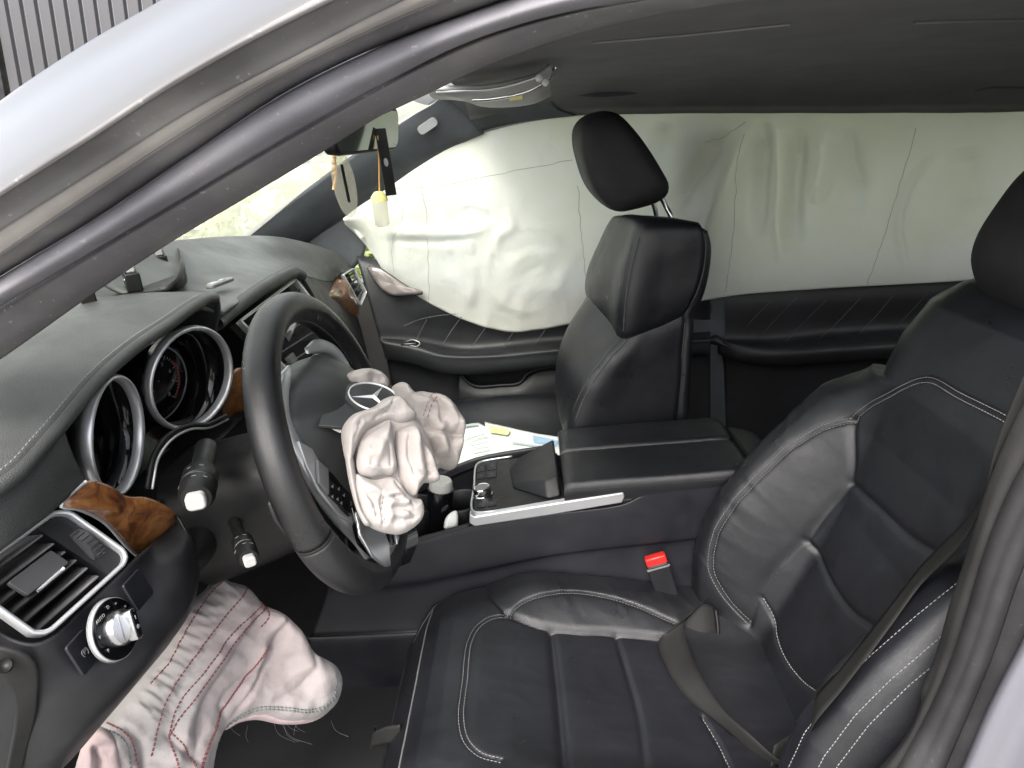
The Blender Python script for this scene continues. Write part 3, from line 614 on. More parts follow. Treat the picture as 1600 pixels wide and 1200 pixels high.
# lower switch panel
pan = [T((-70, 925, -.70), (0, 985, -.69), (60, 1003, -.684), (132, 945, -.635), (206, 875, -.585), (250, 838, -.495), (278, 806, -.47)),
       T((-60, 1010, -.70), (10, 1040, -.695), (80, 1046, -.685), (160, 990, -.64), (232, 920, -.59), (275, 872, -.545), (298, 846, -.50)),
       T((-40, 1100, -.70), (40, 1105, -.695), (110, 1090, -.685), (190, 1030, -.645), (252, 968, -.60), (288, 922, -.56), (306, 896, -.52)),
       T((-30, 1190, -.70), (40, 1180, -.695), (120, 1140, -.685), (200, 1066, -.645), (256, 1000, -.60), (286, 962, -.57), (298, 940, -.54)),
       T((-20, 1290, -.68), (30, 1250, -.675), (100, 1190, -.665), (170, 1110, -.63), (226, 1044, -.59), (262, 1000, -.56), (282, 966, -.53))]
loft('switch_panel', pan, 'trim_plastic', D, 40, 60, .004, flip=True)
tube('panel_edge', T((277, 806, -.484), (292, 834, -.494), (303, 868, -.505), (307, 897, -.517), (303, 930, -.53), (292, 955, -.54)), .0018, 'column_plastic', D, n=30, m=8)
lo = V(178, 983, -.643); ln = unit(A(.97, -.02, .24)); lx, ly, lz = basis(ln)
sw = lathe('light_switch', [(.0290, -.004), (.0290, .003), (.0, .0035)], lo, ln, 'black_gloss', D, 48)
v, f = ring_vf(lo, ln, .0297, [(-.0016, -.002), (-.0012, .0022), (.0003, .0022), (.0010, -.003)]); mesh('switch_ring', v, f, 'satin_silver', sw)
lathe('switch_knob', [(.0175, .003), (.0175, .010), (.0160, .0125), (0, .0125)], lo, ln, 'steel', sw, 40)
kd = unit(lx*.30+ly*.95); kx = np.cross(kd, ln)
prism('knob_grip', rrect(.010, .030, .003), lo+ln*.012, kx, kd, ln, .013, 'steel', sw, .003, 3)
prism('knob_face', rrect(.0055, .024, .001), lo+ln*.0252, kx, kd, ln, .0004, 'black_gloss', sw)
for a, s_ in ((118, 'AUTO'), (82, 'D'), (160, 'P'), (200, 'P'), (55, '='), (25, 'o')):
    d = lx*math.cos(math.radians(a))+ly*math.sin(math.radians(a)); text('switch_mark', s_, lo+d*.0232+ln*.0042, lx, ly, .0046, 'mark_white', sw)
text('switch_mark', 'I', lo+kd*.006+ln*.0258, kx, kd, .006, 'mark_white', sw); text('switch_mark', '*', lo-kd*.005+ln*.0258, kx, kd, .010, 'mark_white', sw)
for c, s_, sz in (((126, 1020, -.668), '(P)', (.027, .034)), ((212, 922, -.607), '', (.030, .032))):
    O = V(*c); pl = prism('switch_plate', rrect(sz[0], sz[1], .003), O+ln*.001, lx, ly, ln, .003, 'console_plastic', D, .0008)
    if s_: text('switch_mark', s_, O+ln*.0046, lx, ly, .008, 'mark_grey', pl)
# hinge side in the shadow at the lower left
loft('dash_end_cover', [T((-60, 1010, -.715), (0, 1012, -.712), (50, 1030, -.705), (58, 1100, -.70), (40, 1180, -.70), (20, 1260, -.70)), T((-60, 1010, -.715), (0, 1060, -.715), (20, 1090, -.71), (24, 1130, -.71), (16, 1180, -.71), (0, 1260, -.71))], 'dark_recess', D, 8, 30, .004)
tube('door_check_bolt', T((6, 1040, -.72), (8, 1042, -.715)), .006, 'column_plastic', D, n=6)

# dark body of the dash behind the visible skins
box('dash_core', A(-.47, .01, .60), (.30, 1.34, .42), 'trim_plastic', D, bev=.03)
# centre and passenger side of the dash top
ctop = [T((150, 395, -.20), (262, 377, .05), (364, 369, .30), (442, 371, .50), (502, 386, .60), (536, 401, .655), (550, 417, .675)),
        T((150, 430, -.21), (285, 400, .02), (385, 384, .25), (455, 386, .45), (508, 401, .565), (535, 415, .635), (547, 426, .66)),
        T((210, 462, -.20), (320, 428, -.02), (410, 405, .20), (466, 405, .40), (510, 414, .53), (531, 422, .61), (541, 430, .645)),
        T((335, 485, -.195), (380, 455, -.06), (428, 425, .10), (464, 416, .28), (504, 424, .46), (524, 429, .58), (535, 433, .64)),
        T((341, 503, -.185), (390, 466, -.08), (437, 436, .06), (470, 430, .20), (500, 437, .36), (517, 440, .52), (530, 438, .63))]
loft('dash_top', ctop, 'dash_soft', D, 40, 60, .006)
# stitched brow over the centre vents
brow = T((338, 506, -.185), (362, 486, -.13), (390, 465, -.075), (420, 445, -.01), (448, 430, .07), (460, 426, .11), (471, 431, .14))
tube('vent_brow', brow, .011, 'dash_leather', D, n=50, m=14)
stitch('brow_stitching', cr(brow+A(-.004, 0, .0112), 60), 'thread_dark', D)
# face of the passenger side
loft('passenger_fascia', [T((471, 431, .14), (500, 437, .36), (517, 440, .52), (530, 438, .63)), T((490, 462, .15), (515, 462, .36), (532, 470, .52), (548, 470, .63)), T((520, 520, .15), (545, 515, .36), (557, 520, .52), (562, 505, .63)), T((560, 640, .15), (570, 610, .36), (575, 580, .52), (576, 560, .63))], 'trim_plastic', D, 24, 30, .006)
wp = T((533, 434, .615), (546, 443, .63), (556, 461, .645), (563, 478, .65), (558, 503, .63), (543, 502, .57), (524, 482, .44), (504, 464, .30), (518, 448, .48))
patch('walnut_trim', wp, 'burl_wood', D, .012, A(.8, -.2, .5))
# far vent
pv_ = [V(535, 430, .612), V(551, 420, .665), V(571, 457, .668), V(562, 478, .630)]
def small_vent(pts, ns, back=.02, fw=.004, along=0):
    a, b, c, d = pts; n = unit(np.cross(b-a, d-a)); n = n if n@(CAM-a) > 0 else -n
    ob = mesh('air_vent', [p-n*back for p in pts], [(0, 1, 2, 3)], 'dark_recess', D, smooth=False)
    v, f = sweep_vf(cr(np.array(pts), 60, True, lin=True), rrect(fw, .012, fw*.4), n, True); mesh('vent_frame', v, f, 'satin_silver', ob)
    for k in range(ns):
        t = (k+.7)/(ns+.4)
        p, q = (a*(1-t)+d*t, b*(1-t)+c*t) if along == 0 else (a*(1-t)+b*t, d*(1-t)+c*t)
        v, f = sweep_vf(np.array([p, q])-n*.005, [(-.005, -.001), (.005, -.001), (.006, 0), (.005, .001), (-.005, .001)], np.cross(n, q-p)); mesh('slat', v, f, 'vent_slat', ob)
    return ob
small_vent(pv_, 4)
# centre vents, seen over and through the wheel rim
small_vent([V(374, 503, -.115), V(460, 438, .115), V(536, 534, .11), V(450, 583, -.08)], 5)
box('vent_divider', V(456, 510, .0), (.008, .012, .075), 'satin_silver', D, ax=basis(A(.5, 0, .85))[0:3])
prism('vent_tab', rrect(.028, .016, .002), V(452, 563, -.05), A(0, 1, 0), unit(A(.4, 0, -.9)), unit(A(.9, 0, .4)), .008, 'vent_slat', D, .001)
# silver strip and black stack below the centre vents
tube('stack_trim', T((452, 592, -.06), (478, 572, -.01), (500, 552, .05), (520, 532, .11)), .007, 'satin_silver', D, n=30, m=12, up=(0, 0, 1))
tube('stack_trim', T((430, 612, -.10), (452, 596, -.06), (480, 580, -.01), (500, 570, .04)), .004, 'satin_silver', D, n=30, m=12)
box('stack_switch', V(480, 577, -.01), (.022, .03, .014), 'black_gloss', D, bev=.004)
loft('center_stack', [T((425, 590, -.15), (450, 583, -.08), (500, 556, .03), (540, 530, .12)), T((440, 640, -.15), (470, 640, -.08), (520, 620, .03), (560, 600, .12)), T((560, 820, -.13), (590, 800, -.06), (620, 770, .03), (640, 740, .12))], 'trim_plastic', D, 16, 24, .006)
# walnut and trim to the right of the cluster
patch('walnut_trim', T((352, 600, -.20), (366, 578, -.19), (380, 575, -.18), (392, 600, -.175), (392, 640, -.18), (372, 645, -.19), (350, 660, -.205), (346, 640, -.205)), 'burl_wood', D, .006, A(.8, -.3, .5))
patch('walnut_trim', T((434, 582, -.11), (450, 592, -.085), (438, 606, -.10), (430, 608, -.11)), 'burl_wood', D, .003, A(.8, -.3, .5))
loft('knee_bolster', [T((262, 850, -.46), (330, 760, -.40), (400, 700, -.28), (440, 640, -.15)), T((300, 880, -.53), (360, 850, -.40), (430, 800, -.28), (470, 760, -.15)), [p+A(-.10, 0, -.04) for p in T((300, 930, -.53), (360, 900, -.40), (430, 850, -.28), (480, 800, -.15))]], 'column_plastic', D, 16, 24, .006)

# ================================================================== steering column and wheel
W0 = A(0, -.37, .70); WT = .2577; wn = A(math.cos(WT), 0, math.sin(WT)); we1 = A(0, 1, 0); we2 = A(-math.sin(WT), 0, math.cos(WT))
def WP(a, b, h=0.): return W0+we1*a+we2*b+wn*h
def onplane(px, py, O, n):
    d = ray(px, py); return CAM+d*(((O-CAM)@n)/(d@n))
def WH(px, py, h=0.): return onplane(px, py, W0+wn*h, wn)
colm = empty('steering_column', WP(0, -.05, -.2), 'black plastic steering column shroud with two white tipped stalks', 'steering column')
Ps = np.array([WP(0, -.045, -.215), WP(0, -.045, -.17), WP(0, -.043, -.11), WP(0, -.04, -.065), WP(0, -.035, -.05)])
v, f = sweep_vf(cr(Ps, 24), rrect(.150, .150, .045, 6), we2, scale=np.interp(np.linspace(0, 1, 24), [0, .75, .9, 1], [1.12, 1.0, .93, .80])); auto(mesh('column_shroud', v, f, 'column_plastic', colm), 50)
lathe('hub_boss', [(.060, -.055), (.064, -.045), (.060, -.012), (.050, -.004)], W0, wn, 'column_plastic', colm, 48)
def stalk(base, tip, r, ringr, label):
    ax = unit(tip-base); L = np.linalg.norm(tip-base)
    st = lathe('stalk', [(r, 0), (r*.95, L*.35), (r*1.0, L*.5), (ringr, L*.56), (ringr*1.02, L*.74), (ringr*.98, L*.745), (ringr*.90, L*.76), (ringr*1.0, L*.77), (ringr*.98, L*.90), (ringr*.80, L*.96), (0, L*.965)], base, ax, 'column_plastic', colm, 36); st['label'] = label
    ex, ey, ez = basis(ax)
    prism('stalk_button', rrect(ringr*1.05, ringr*.95, ringr*.3, 4), tip-ax*L*.05, ex, ey, ez, L*.09, 'pale_plastic', st, ringr*.12, 3)
    for sgn, t in ((.2, .65), (.9, .65), (-.5, .84), (.6, .84), (1.2, .84)):
        d = unit(ex*math.sin(sgn-.6)+ey*math.cos(sgn-.6)); d = d if d@(CAM-base) > 0 else -d; s_ = np.cross(ax, d)
        prism('stalk_mark', [(-.0022, -.0005), (.0022, -.0005), (.0022, .0005), (-.0022, .0005)], base+ax*L*t+d*(ringr*1.012), s_, ax, d, .0003, 'mark_grey', st)
    v, f = ring_vf(base+ax*L*.752, ax, ringr*.93, [(0, -.0006), (.0004, 0), (0, .0006)], 36); mesh('stalk_ring', v, f, 'mark_grey', st)
    return st
stalk(V(322, 700, -.44), V(306, 783, -.565), .0125, .0185, 'upper stalk with white square button')
stalk(V(365, 812, -.44), V(390, 876, -.555), .0075, .0120, 'thinner lower stalk with white button')

wheel = empty('steering_wheel', W0, 'black leather steering wheel with silver trimmed spokes and a burst airbag cover', 'steering wheel')
ph = lambda a, h=0., r=.178: WP(math.cos(a)*r, math.sin(a)*r, h)
rimp = circ(.0195, 20, .0205)
def rim_arc(name, d0, d1, mat, sc=1., n=90, closed=False):
    aa = np.radians(np.linspace(d0, d1, n, endpoint=not closed)); P = np.array([ph(a) for a in aa])
    t = np.array([-math.sin(a)*we1+math.cos(a)*we2 for a in aa]); out = np.array([math.cos(a)*we1+math.sin(a)*we2 for a in aa])
    k = 1+.10*np.exp(-((np.degrees(aa) % 360-212)/22)**2)+.10*np.exp(-((np.degrees(aa) % 360-328)/22)**2)
    G = P[:, None]+(out[:, None]*rimp[None, :, :1]+wn*rimp[None, :, 1:])*sc*k[:, None, None]
    f = gfaces(n, len(rimp), closed, True)
    if not closed: f += [tuple(range(len(rimp)))[::-1], tuple(range((n-1)*len(rimp), n*len(rimp)))]
    o = mesh(name, G.reshape(-1, 3), f, mat, wheel); return fixn(o)
s = leather('wheel_grip', (.013, .013, .014), .42, 1300, .1)
vz = s.n('TexVoronoi', Scale=330, Randomness=.15); s.l(s.tc, vz.inputs['Vector']); hb = s.bump(s.rng(vz.outputs[0], 0, 1, .16, .26), .8, .0012); s.l(hb, s.b.inputs['Normal'])
rim_arc('rim', -22, 193, 'wheel_leather', 1., 130)
rim_arc('rim_grip', 194, 248, 'wheel_grip', 1.03, 50); rim_arc('rim_grip', 292, 337, 'wheel_grip', 1.03, 50); rim_arc('rim_base', 249, 291, 'wheel_leather', 1.0, 40)
for d in (193.5, 248.5, 291.5, 337.5): rim_arc('rim_seam', d-.5, d+.5, 'dark_recess', 1.035, 6)
stitch('rim_stitching', [ph(math.radians(d), .004, .1588) for d in range(20, 175, 3)], 'thread_dark', wheel)
# pad dome
po = [(-.02, .106), (-.072, .098), (-.105, .074), (-.110, .03), (-.098, -.02), (-.072, -.065), (-.03, -.098), (.03, -.098), (.072, -.065), (.098, -.02), (.110, .03), (.105, .074), (.072, .098), (.02, .106)]
P = cr([WP(a, b, 0) for a, b in po], 90, True); c = WP(0, .01, 0); G = []
for k in range(15):
    t = 1-k/14; G.append(c+(P-c)*t+wn*.056*(1-t**2.6))
G = np.array([P-wn*.03]+G); o = mesh('hub_pad', G.reshape(-1, 3), gfaces(16, 90, False, True), 'pad_plastic', wheel); fixn(o)
# silver bezel hugging the pad, near side down to the lower spoke and far side
for sg in (-1, 1):
    bz = cr([WP(sg*.035, .116, -.004), WP(sg*.082, .106, -.002), WP(sg*.117, .078, .0), WP(sg*.122, .032, .002), WP(sg*.110, -.018, .002), WP(sg*.088, -.062, .0), WP(sg*.060, -.105, -.004), WP(sg*.040, -.150, -.008)], 60)
    v, f = sweep_vf(bz, rrect(.024, .014, .005, 3), wn, scale=np.interp(np.linspace(0, 1, 60), [0, .1, .45, .7, 1], [.35, .8, .95, 1.3, 1.1])); mesh('spoke_bezel', v, f, 'satin_silver', wheel)
# left and right spokes: dark carrier, silver plate and button blocks
for sg in (-1, 1):
    cp_ = [WP(sg*a, b, -.012) for a, b in ((.10, .045), (.165, .030), (.172, -.03), (.150, -.085), (.085, -.085), (.085, -.02))]
    pc = patch('spoke', np.array(cp_), 'column_plastic', wheel, .006, wn, 4, 40, .016)
def wpoly(name, pts, h, mat, parent, d=.003, bev=.0008):
    P = np.array([WH(a, b, h) for a, b in pts]); L = np.stack([(P-W0)@we1, (P-W0)@we2], 1); return prism(name, L, W0+wn*h, we1, we2, wn, d, mat, parent, bev)
bp = wpoly('button_panel', [(462, 690), (484, 703), (514, 728), (545, 762), (547, 822), (522, 803), (494, 768), (474, 728)], .006, 'satin_silver', wheel, .004)
wpoly('rocker_button', [(492, 719), (509, 734), (510, 774), (494, 756)], .0105, 'grey_plastic', bp, .004, .001)
for q in ((511, 738, 527, 752, 527, 790, 511, 774), (528, 753, 543, 768, 543, 808, 528, 792)): wpoly('button_block', [(q[0], q[1]), (q[2], q[3]), (q[4], q[5]), (q[6], q[7])], .0105, 'black_gloss', bp, .004, .0008)
for q in ((519, 760), (519, 776), (529, 764), (533, 786), (537, 774), (527, 780)): wpoly('button_mark', [(q[0]-2, q[1]), (q[0]+1.5, q[1]-3), (q[0]+1.5, q[1]+3)], .0146, 'mark_white', bp, .0003, 0)
# lower spoke
wpoly('lower_spoke_surround', [(540, 792), (575, 800), (640, 815), (646, 850), (632, 882), (604, 892), (585, 880), (556, 852)], .006, 'black_gloss', wheel, .010, .003)
wpoly('lower_spoke', [(552, 800), (566, 796), (590, 815), (603, 850), (606, 887), (598, 888), (578, 872), (558, 838)], .0165, 'spoke_silver', wheel, .005, .002)
wpoly('lower_spoke', [(612, 826), (616, 824), (620, 842), (617, 852)], .0165, 'spoke_silver', wheel, .004, .001)
# shift paddle behind the rim
prism('shift_paddle', [(0, 0), (.008, .003), (.012, -.02), (.004, -.045), (-.004, -.02)], WH(416, 788, -.035), we1, we2, wn, .006, 'trim_plastic', wheel, .002)
# burst cover flap carrying the star emblem
FO = V(583, 623, -.385); fnm = unit(A(.36, -.14, .92))
fl = [onplane(a, b, FO, fnm) for a, b in ((497, 664), (508, 632), (522, 598), (560, 596), (612, 602), (632, 618), (632, 650), (600, 668), (550, 668))]
fex = unit(onplane(620, 623, FO, fnm)-FO); fey = np.cross(fnm, fex)
prism('torn_flap', [((p-FO)@fex, (p-FO)@fey) for p in fl], FO-fnm*.004, fex, fey, fnm, .004, 'pad_plastic', wheel, .001)
er = np.linalg.norm(onplane(621, 623, FO, fnm)-FO)
em = lathe('emblem', [(er*1.16, 0), (er*1.14, .002), (er*.98, .0028), (0, .0028)], FO, fnm, 'pad_plastic', wheel, 56)
v, f = ring_vf(FO+fnm*.003, fnm, er*.95, [(-.0012, -.001), (-.0008, .0016), (.0008, .0016), (.0012, -.001)], 56); mesh('emblem_ring', v, f, 'star_silver', em)
for a in (180, 50, -70):
    d = fex*math.cos(math.radians(a))+fey*math.sin(math.radians(a)); s_ = np.cross(fnm, d); w_ = er*.12
    c3 = FO+fnm*.003; tp = c3+d*er*.90
    mesh('emblem_star', [c3+s_*w_-d*er*.08, c3-s_*w_-d*er*.08, tp, c3+fnm*.0032], [(0, 3, 2), (3, 1, 2), (0, 1, 3)], 'star_silver', em, smooth=False)
mesh('torn_liner', [onplane(a, b, FO-fnm*.006, fnm) for a, b in ((506, 664), (545, 664), (548, 678), (530, 676))], [(0, 1, 2, 3)], 'white_plastic', wheel, smooth=False)

# ================================================================== far doors
pdoor = empty('passenger_door', (.3, .70, .07), 'black passenger door trim with stitched diagonal quilting and armrest, left of the passenger seat', 'car door')
dr = [T((556, 396, .715), (600, 408, .705), (700, 425, .70), (900, 440, .70), (1110, 440, .70)),
      T((560, 412, .69), (602, 428, .68), (700, 445, .68), (900, 455, .68), (1110, 455, .68)),
      T((572, 455, .668), (640, 478, .672), (760, 480, .685), (900, 480, .69), (1110, 480, .69)),
      T((586, 505, .655), (650, 512, .68), (720, 520, .70), (870, 512, .70), (1110, 505, .70)),
      T((592, 526, .652), (650, 532, .675), (720, 546, .69), (870, 534, .69), (1110, 520, .69)),
      T((594, 531, .645), (650, 539, .635), (690, 552, .612), (760, 554, .605), (870, 544, .605), (1110, 528, .605)),
      T((596, 538, .638), (650, 548, .618), (690, 562, .600), (760, 564, .595), (870, 554, .595), (1110, 536, .595)),
      T((602, 560, .645), (650, 570, .628), (690, 584, .612), (760, 584, .607), (870, 573, .607), (1110, 553, .607)),
      T((606, 572, .675), (700, 590, .675), (760, 592, .675), (870, 581, .675), (1110, 563, .675)),
      T((640, 740, .665), (760, 740, .665), (870, 740, .665), (1110, 740, .665))]
loft('door_panel', dr, 'door_leather', pdoor, 90, 90, .012)
# quilting grooves as sewn ridges on the insert
def door_pt(px, py, Y, d=-.003): return V(px, py, Y)+A(0, d, 0)
for q in (((632, 508), (655, 498), (690, 491), (724, 488)), ((651, 530), (660, 512), (668, 497)), ((693, 535), (708, 512), (724, 490)), ((735, 544), (752, 520), (768, 498)), ((787, 541), (799, 522), (812, 506)), ((836, 536), (850, 516), (862, 500))):
    P = cr([V(a, b, .684-.012*0) for a, b in q], 20); n_ = len(P)
    stitch('quilt_stitching', P+A(0, -.012, 0), 'thread_dark', pdoor, r=.0011)
tube('pocket_edge', T((716, 580, .655), (728, 594, .65), (742, 603, .645), (780, 602, .645), (812, 598, .645), (824, 584, .65), (838, 578, .655), (880, 573, .66)), .0045, 'trim_plastic', pdoor, n=50)
loft('door_pocket', [T((716, 582, .66), (742, 604, .648), (780, 603, .648), (812, 599, .648), (838, 580, .655), (880, 574, .66)), T((716, 620, .64), (742, 630, .635), (780, 630, .632), (812, 628, .632), (838, 620, .635), (880, 610, .64)), T((720, 700, .65), (742, 700, .645), (780, 700, .645), (812, 700, .645), (838, 700, .645), (880, 700, .65))], 'trim_plastic', pdoor, 16, 40, .006)
hp = T((577, 417, .672), (592, 417, .672), (610, 428, .668), (640, 448, .665), (662, 456, .665), (640, 459, .66), (614, 459, .66), (598, 449, .662), (586, 434, .668))
s = NT('sky_tinted_inlay'); s.l(s.ramp(s.noise(30, 5), [(.3, (.17, .145, .14)), (.7, (.27, .245, .24))]), s.b.inputs['Base Color']); s.set(Roughness=.25, Coat_Weight=1., Metallic=.3)  # walnut inlay with its sky reflection set into the pinkish grey base
patch('release_plate', hp-A(0, .012, 0), 'sky_tinted_inlay', pdoor, .002, A(.1, -1, .3), 4, 50, .004)
tube('release_plate_edge', hp-A(0, .013, 0), .0028, 'column_plastic', pdoor, n=60, m=8, closed=True)
sw2 = box('window_switch', V(640, 536, .642), (.045, .03, .008), 'black_gloss', pdoor, bev=.003)
tube('switch_rim', T((634, 534, .63), (645, 531, .64), (656, 536, .635), (652, 541, .625), (640, 540, .622)), .0012, 'satin_silver', sw2, n=24, m=6)
rdoor = empty('rear_door', (1.1, .72, .07), 'dark rear passenger side door trim behind the passenger seat, below the hanging curtain', 'car door')
rr_ = [T((1060, 440, .715), (1300, 425, .715), (1560, 405, .715), (1800, 390, .715)), T((1070, 480, .70), (1300, 470, .70), (1560, 450, .70), (1800, 430, .70)), T((1085, 525, .70), (1200, 530, .70), (1300, 520, .70), (1560, 505, .70), (1800, 490, .70)),
       T((1118, 530, .69), (1150, 540, .66), (1200, 547, .63), (1300, 543, .62), (1560, 525, .62), (1800, 505, .62)), T((1122, 552, .69), (1150, 562, .66), (1200, 570, .635), (1300, 566, .63), (1560, 548, .63), (1800, 530, .63)), T((1130, 580, .70), (1200, 585, .69), (1300, 580, .69), (1560, 560, .69), (1800, 550, .69)), T((1130, 800, .70), (1300, 800, .70), (1560, 800, .70), (1800, 800, .70))]
loft('door_panel', rr_, 'door_leather', rdoor, 60, 70, .012)
for q in (((1155, 525), (1175, 500), (1205, 470)), ((1185, 528), (1215, 496), (1245, 465)), ((1228, 533), (1260, 500), (1292, 468)), ((1280, 530), (1312, 500), (1345, 465)), ((1345, 518), (1372, 490), (1395, 462)), ((1400, 512), (1425, 485), (1450, 458))):
    stitch('quilt_stitching', cr([V(a, b, .684) for a, b in q], 20), 'thread_dark', rdoor, r=.0009)
bpl = loft('far_pillar_cover', [T((1050, 200, .69), (1050, 300, .71), (1056, 450, .70), (1062, 600, .71), (1065, 760, .71)), T((1085, 200, .68), (1088, 300, .70), (1096, 450, .71), (1104, 600, .69), (1108, 760, .69)), T((1120, 200, .69), (1122, 300, .71), (1130, 450, .70), (1135, 600, .71), (1140, 760, .71))], 'far_pillar', car, 12, 40, .006)
mesh('far_window', [(-.30, .765, .63), (.67, .765, .63), (.67, .765, 1.13), (.16, .765, 1.13)], [(0, 1, 2, 3)], 'door_glass', car, smooth=False); box('far_rear_window', A(1.45, .765, .88), (1.54, .004, .50), 'privacy_glass', car, bev=0)
rb = empty('rear_bench', (1.45, .1, .07), 'black rear bench seat in the shadow behind the front seats', 'seat')
loft('bench_cushion', [[A(1.12, y, .16) for y in (-.66, -.3, .1, .5, .66)], [A(1.10, y, .28) for y in (-.66, -.3, .1, .5, .66)], [A(1.14, y, .335) for y in (-.66, -.3, .1, .5, .66)], [A(1.35, y, .325) for y in (-.66, -.3, .1, .5, .66)], [A(1.62, y, .30) for y in (-.66, -.3, .1, .5, .66)]], 'seat_leather', rb, 24, 40, .02)
loft('bench_backrest', [[A(1.60, y, .28) for y in (-.66, -.3, .1, .5, .66)], [A(1.62, y, .42) for y in (-.66, -.3, .1, .5, .66)], [A(1.72, y, .72) for y in (-.66, -.3, .1, .5, .66)], [A(1.78, y, .86) for y in (-.66, -.3, .1, .5, .66)], [A(1.86, y, .84) for y in (-.66, -.3, .1, .5, .66)]], 'seat_leather', rb, 24, 40, .02)

# ================================================================== relief cloth bodies (closed, puffed, with folds)
def seg_dist(P, L):
    L = np.asarray(L, float); best = np.full(P.shape[:-1], 1e9); bt = np.zeros(P.shape[:-1]); near = np.zeros(P.shape); s0 = 0
    for a, b in zip(L[:-1], L[1:]):
        d = b-a; l2 = d@d+1e-12; t = np.clip(((P-a)@d)/l2, 0, 1); q = a+t[..., None]*d; r = np.hypot(*(np.moveaxis(P-q, -1, 0)))
        m = r < best; best = np.where(m, r, best); near = np.where(m[..., None], q, near); bt = np.where(m, s0+t*math.sqrt(l2), bt); s0 += math.sqrt(l2)
    return best, near, bt/max(s0, 1e-9)
def inside(P, L):
    x, y = P[..., 0], P[..., 1]; c = np.zeros(P.shape[:-1], bool); L = np.asarray(L)
    for (x0, y0), (x1, y1) in zip(L, np.roll(L, -1, 0)):
        k = ((y0 > y) != (y1 > y)) & (x < (x1-x0)*(y-y0)/((y1-y0)+1e-12)+x0); c ^= k
    return c
def relief(name, outl, place, nrm, mat, parent, step=3., puff=.04, pw=30., ridges=(), creases=(), noise=.002, nscale=25, back=.5, smoothn=120, maxh=None, extra=None):
    """outline in picture pixels, place(px,py)->base point, nrm: direction of the relief; gives a closed cloth body and a height lookup"""
    O = cr(np.array(outl, float), smoothn, True); Oc = np.vstack([O, O[:1]])
    x0, y0 = O.min(0)-step*1.01; x1, y1 = O.max(0)+step*1.01
    X, Y = np.meshgrid(np.arange(x0, x1+step, step), np.arange(y0, y1+step, step), indexing='ij'); P = np.stack([X, Y], -1)
    ins = inside(P, O); d, nr_, _ = seg_dist(P, Oc)
    cell = (ins[:-1, :-1].astype(int)+ins[1:, :-1]+ins[:-1, 1:]+ins[1:, 1:]) >= 1
    P = np.where(ins[..., None], P, nr_); d = np.where(ins, d, 0.)
    def height(P, d, B):
        e = np.clip(d/pw, 0, 1); h = puff*np.sqrt(np.clip(1-(1-e)**2, 0, 1)); k = np.clip(d/12., 0, 1)
        for L, w_, a in ridges:
            r, _, t = seg_dist(P, cr(np.array(L, float), 24)); h = h+a*np.exp(-(r/w_)**2)*k*np.clip(np.minimum(t, 1-t)*5+.25, 0, 1)
        for L, w_, a in creases:
            r, _, t = seg_dist(P, cr(np.array(L, float), 24)); h = h-a*np.exp(-r/w_)*k*np.clip(np.minimum(t, 1-t)*5+.15, 0, 1)
        if extra is not None: h = h+extra(P)*k
        h = h+noise*(fbm(B, nscale)+.6*ridge(B, nscale*1.3, 2)+1.3*crumple(B, nscale*.6, 3)+1.2*crumple(B, nscale*1.7, 8))*k
        return np.maximum(h, 0)
    B = np.array([[place(*q) for q in r] for r in P.reshape(-1, 1, 2)]).reshape(P.shape[:2]+(3,)) if not hasattr(place, 'vec') else place.vec(P)
    H = height(P, d, B); nrm = unit(nrm); F_ = B+nrm*H[..., None]; K_ = B-nrm*(H*back)[..., None]
    idx = -np.ones(P.shape[:2], int); used = np.zeros(P.shape[:2], bool)
    used[:-1, :-1] |= cell; used[1:, :-1] |= cell; used[:-1, 1:] |= cell; used[1:, 1:] |= cell
    idx[used] = np.arange(used.sum()); n = used.sum(); vs_ = np.vstack([F_[used], K_[used]]); bnd = (~ins)[used]; fs = []
    mp = np.where(bnd, np.arange(n), np.arange(n)+n)
    for i, j in zip(*np.nonzero(cell)):
        a, b, c, d_ = idx[i, j], idx[i+1, j], idx[i+1, j+1], idx[i, j+1]; fs.append((a, b, c, d_)); fs.append((mp[d_], mp[c], mp[b], mp[a]))
    o = mesh(name, vs_, fs, mat, parent); fixn(o)
    def at(px, py, lift=.0008):
        q = np.array([[px, py]], float); dd = seg_dist(q, Oc)[0]; b = np.array([place(px, py)]); return b[0]+nrm*(height(q, dd, b)[0]+lift)
    return o, at
def plane_place(O, n):
    n = unit(n)
    def f(px, py): d = ray(px, py); return CAM+d*(((O-CAM)@n)/(d@n))
    def vec(P):
        d = CF+CR*((P[..., :1]-800)/FOC)+CU*((600-P[..., 1:])/FOC); return CAM+d*(((O-CAM)@n)/(d@n))[..., None]
    f.vec = vec; return f

# ================================================================== curtain airbag
cur = empty('curtain_airbag', (.5, .66, .6), 'deployed white side curtain airbag hanging over the passenger side windows', 'airbag')
topE = [(536, 342), (562, 322), (600, 298), (650, 263), (700, 233), (760, 207), (820, 192), (900, 181), (1000, 177), (1200, 175), (1400, 175), (1600, 171), (1760, 166)]
botE = [(540, 350), (566, 376), (585, 400), (606, 431), (640, 455), (680, 479), (722, 499), (765, 513), (800, 519), (842, 515), (885, 507), (940, 494), (1000, 482), (1092, 470), (1160, 460), (1300, 450), (1450, 442), (1600, 432), (1760, 424)]
tE, bE = cr(np.array(topE, float), 420), cr(np.array(botE, float), 420); NV = 110; tt = np.linspace(0, 1, NV)
PX = tE[:, None]*(1-tt[None, :, None])+bE[:, None]*tt[None, :, None]
Yb = .625+.045*np.sin(tt*np.pi*.5)[None]-.03*np.sin(tt*np.pi)[None]*np.ones((420, 1)); Yb = Yb+.03*np.exp(-((PX[..., 0]-545)/40)**2)
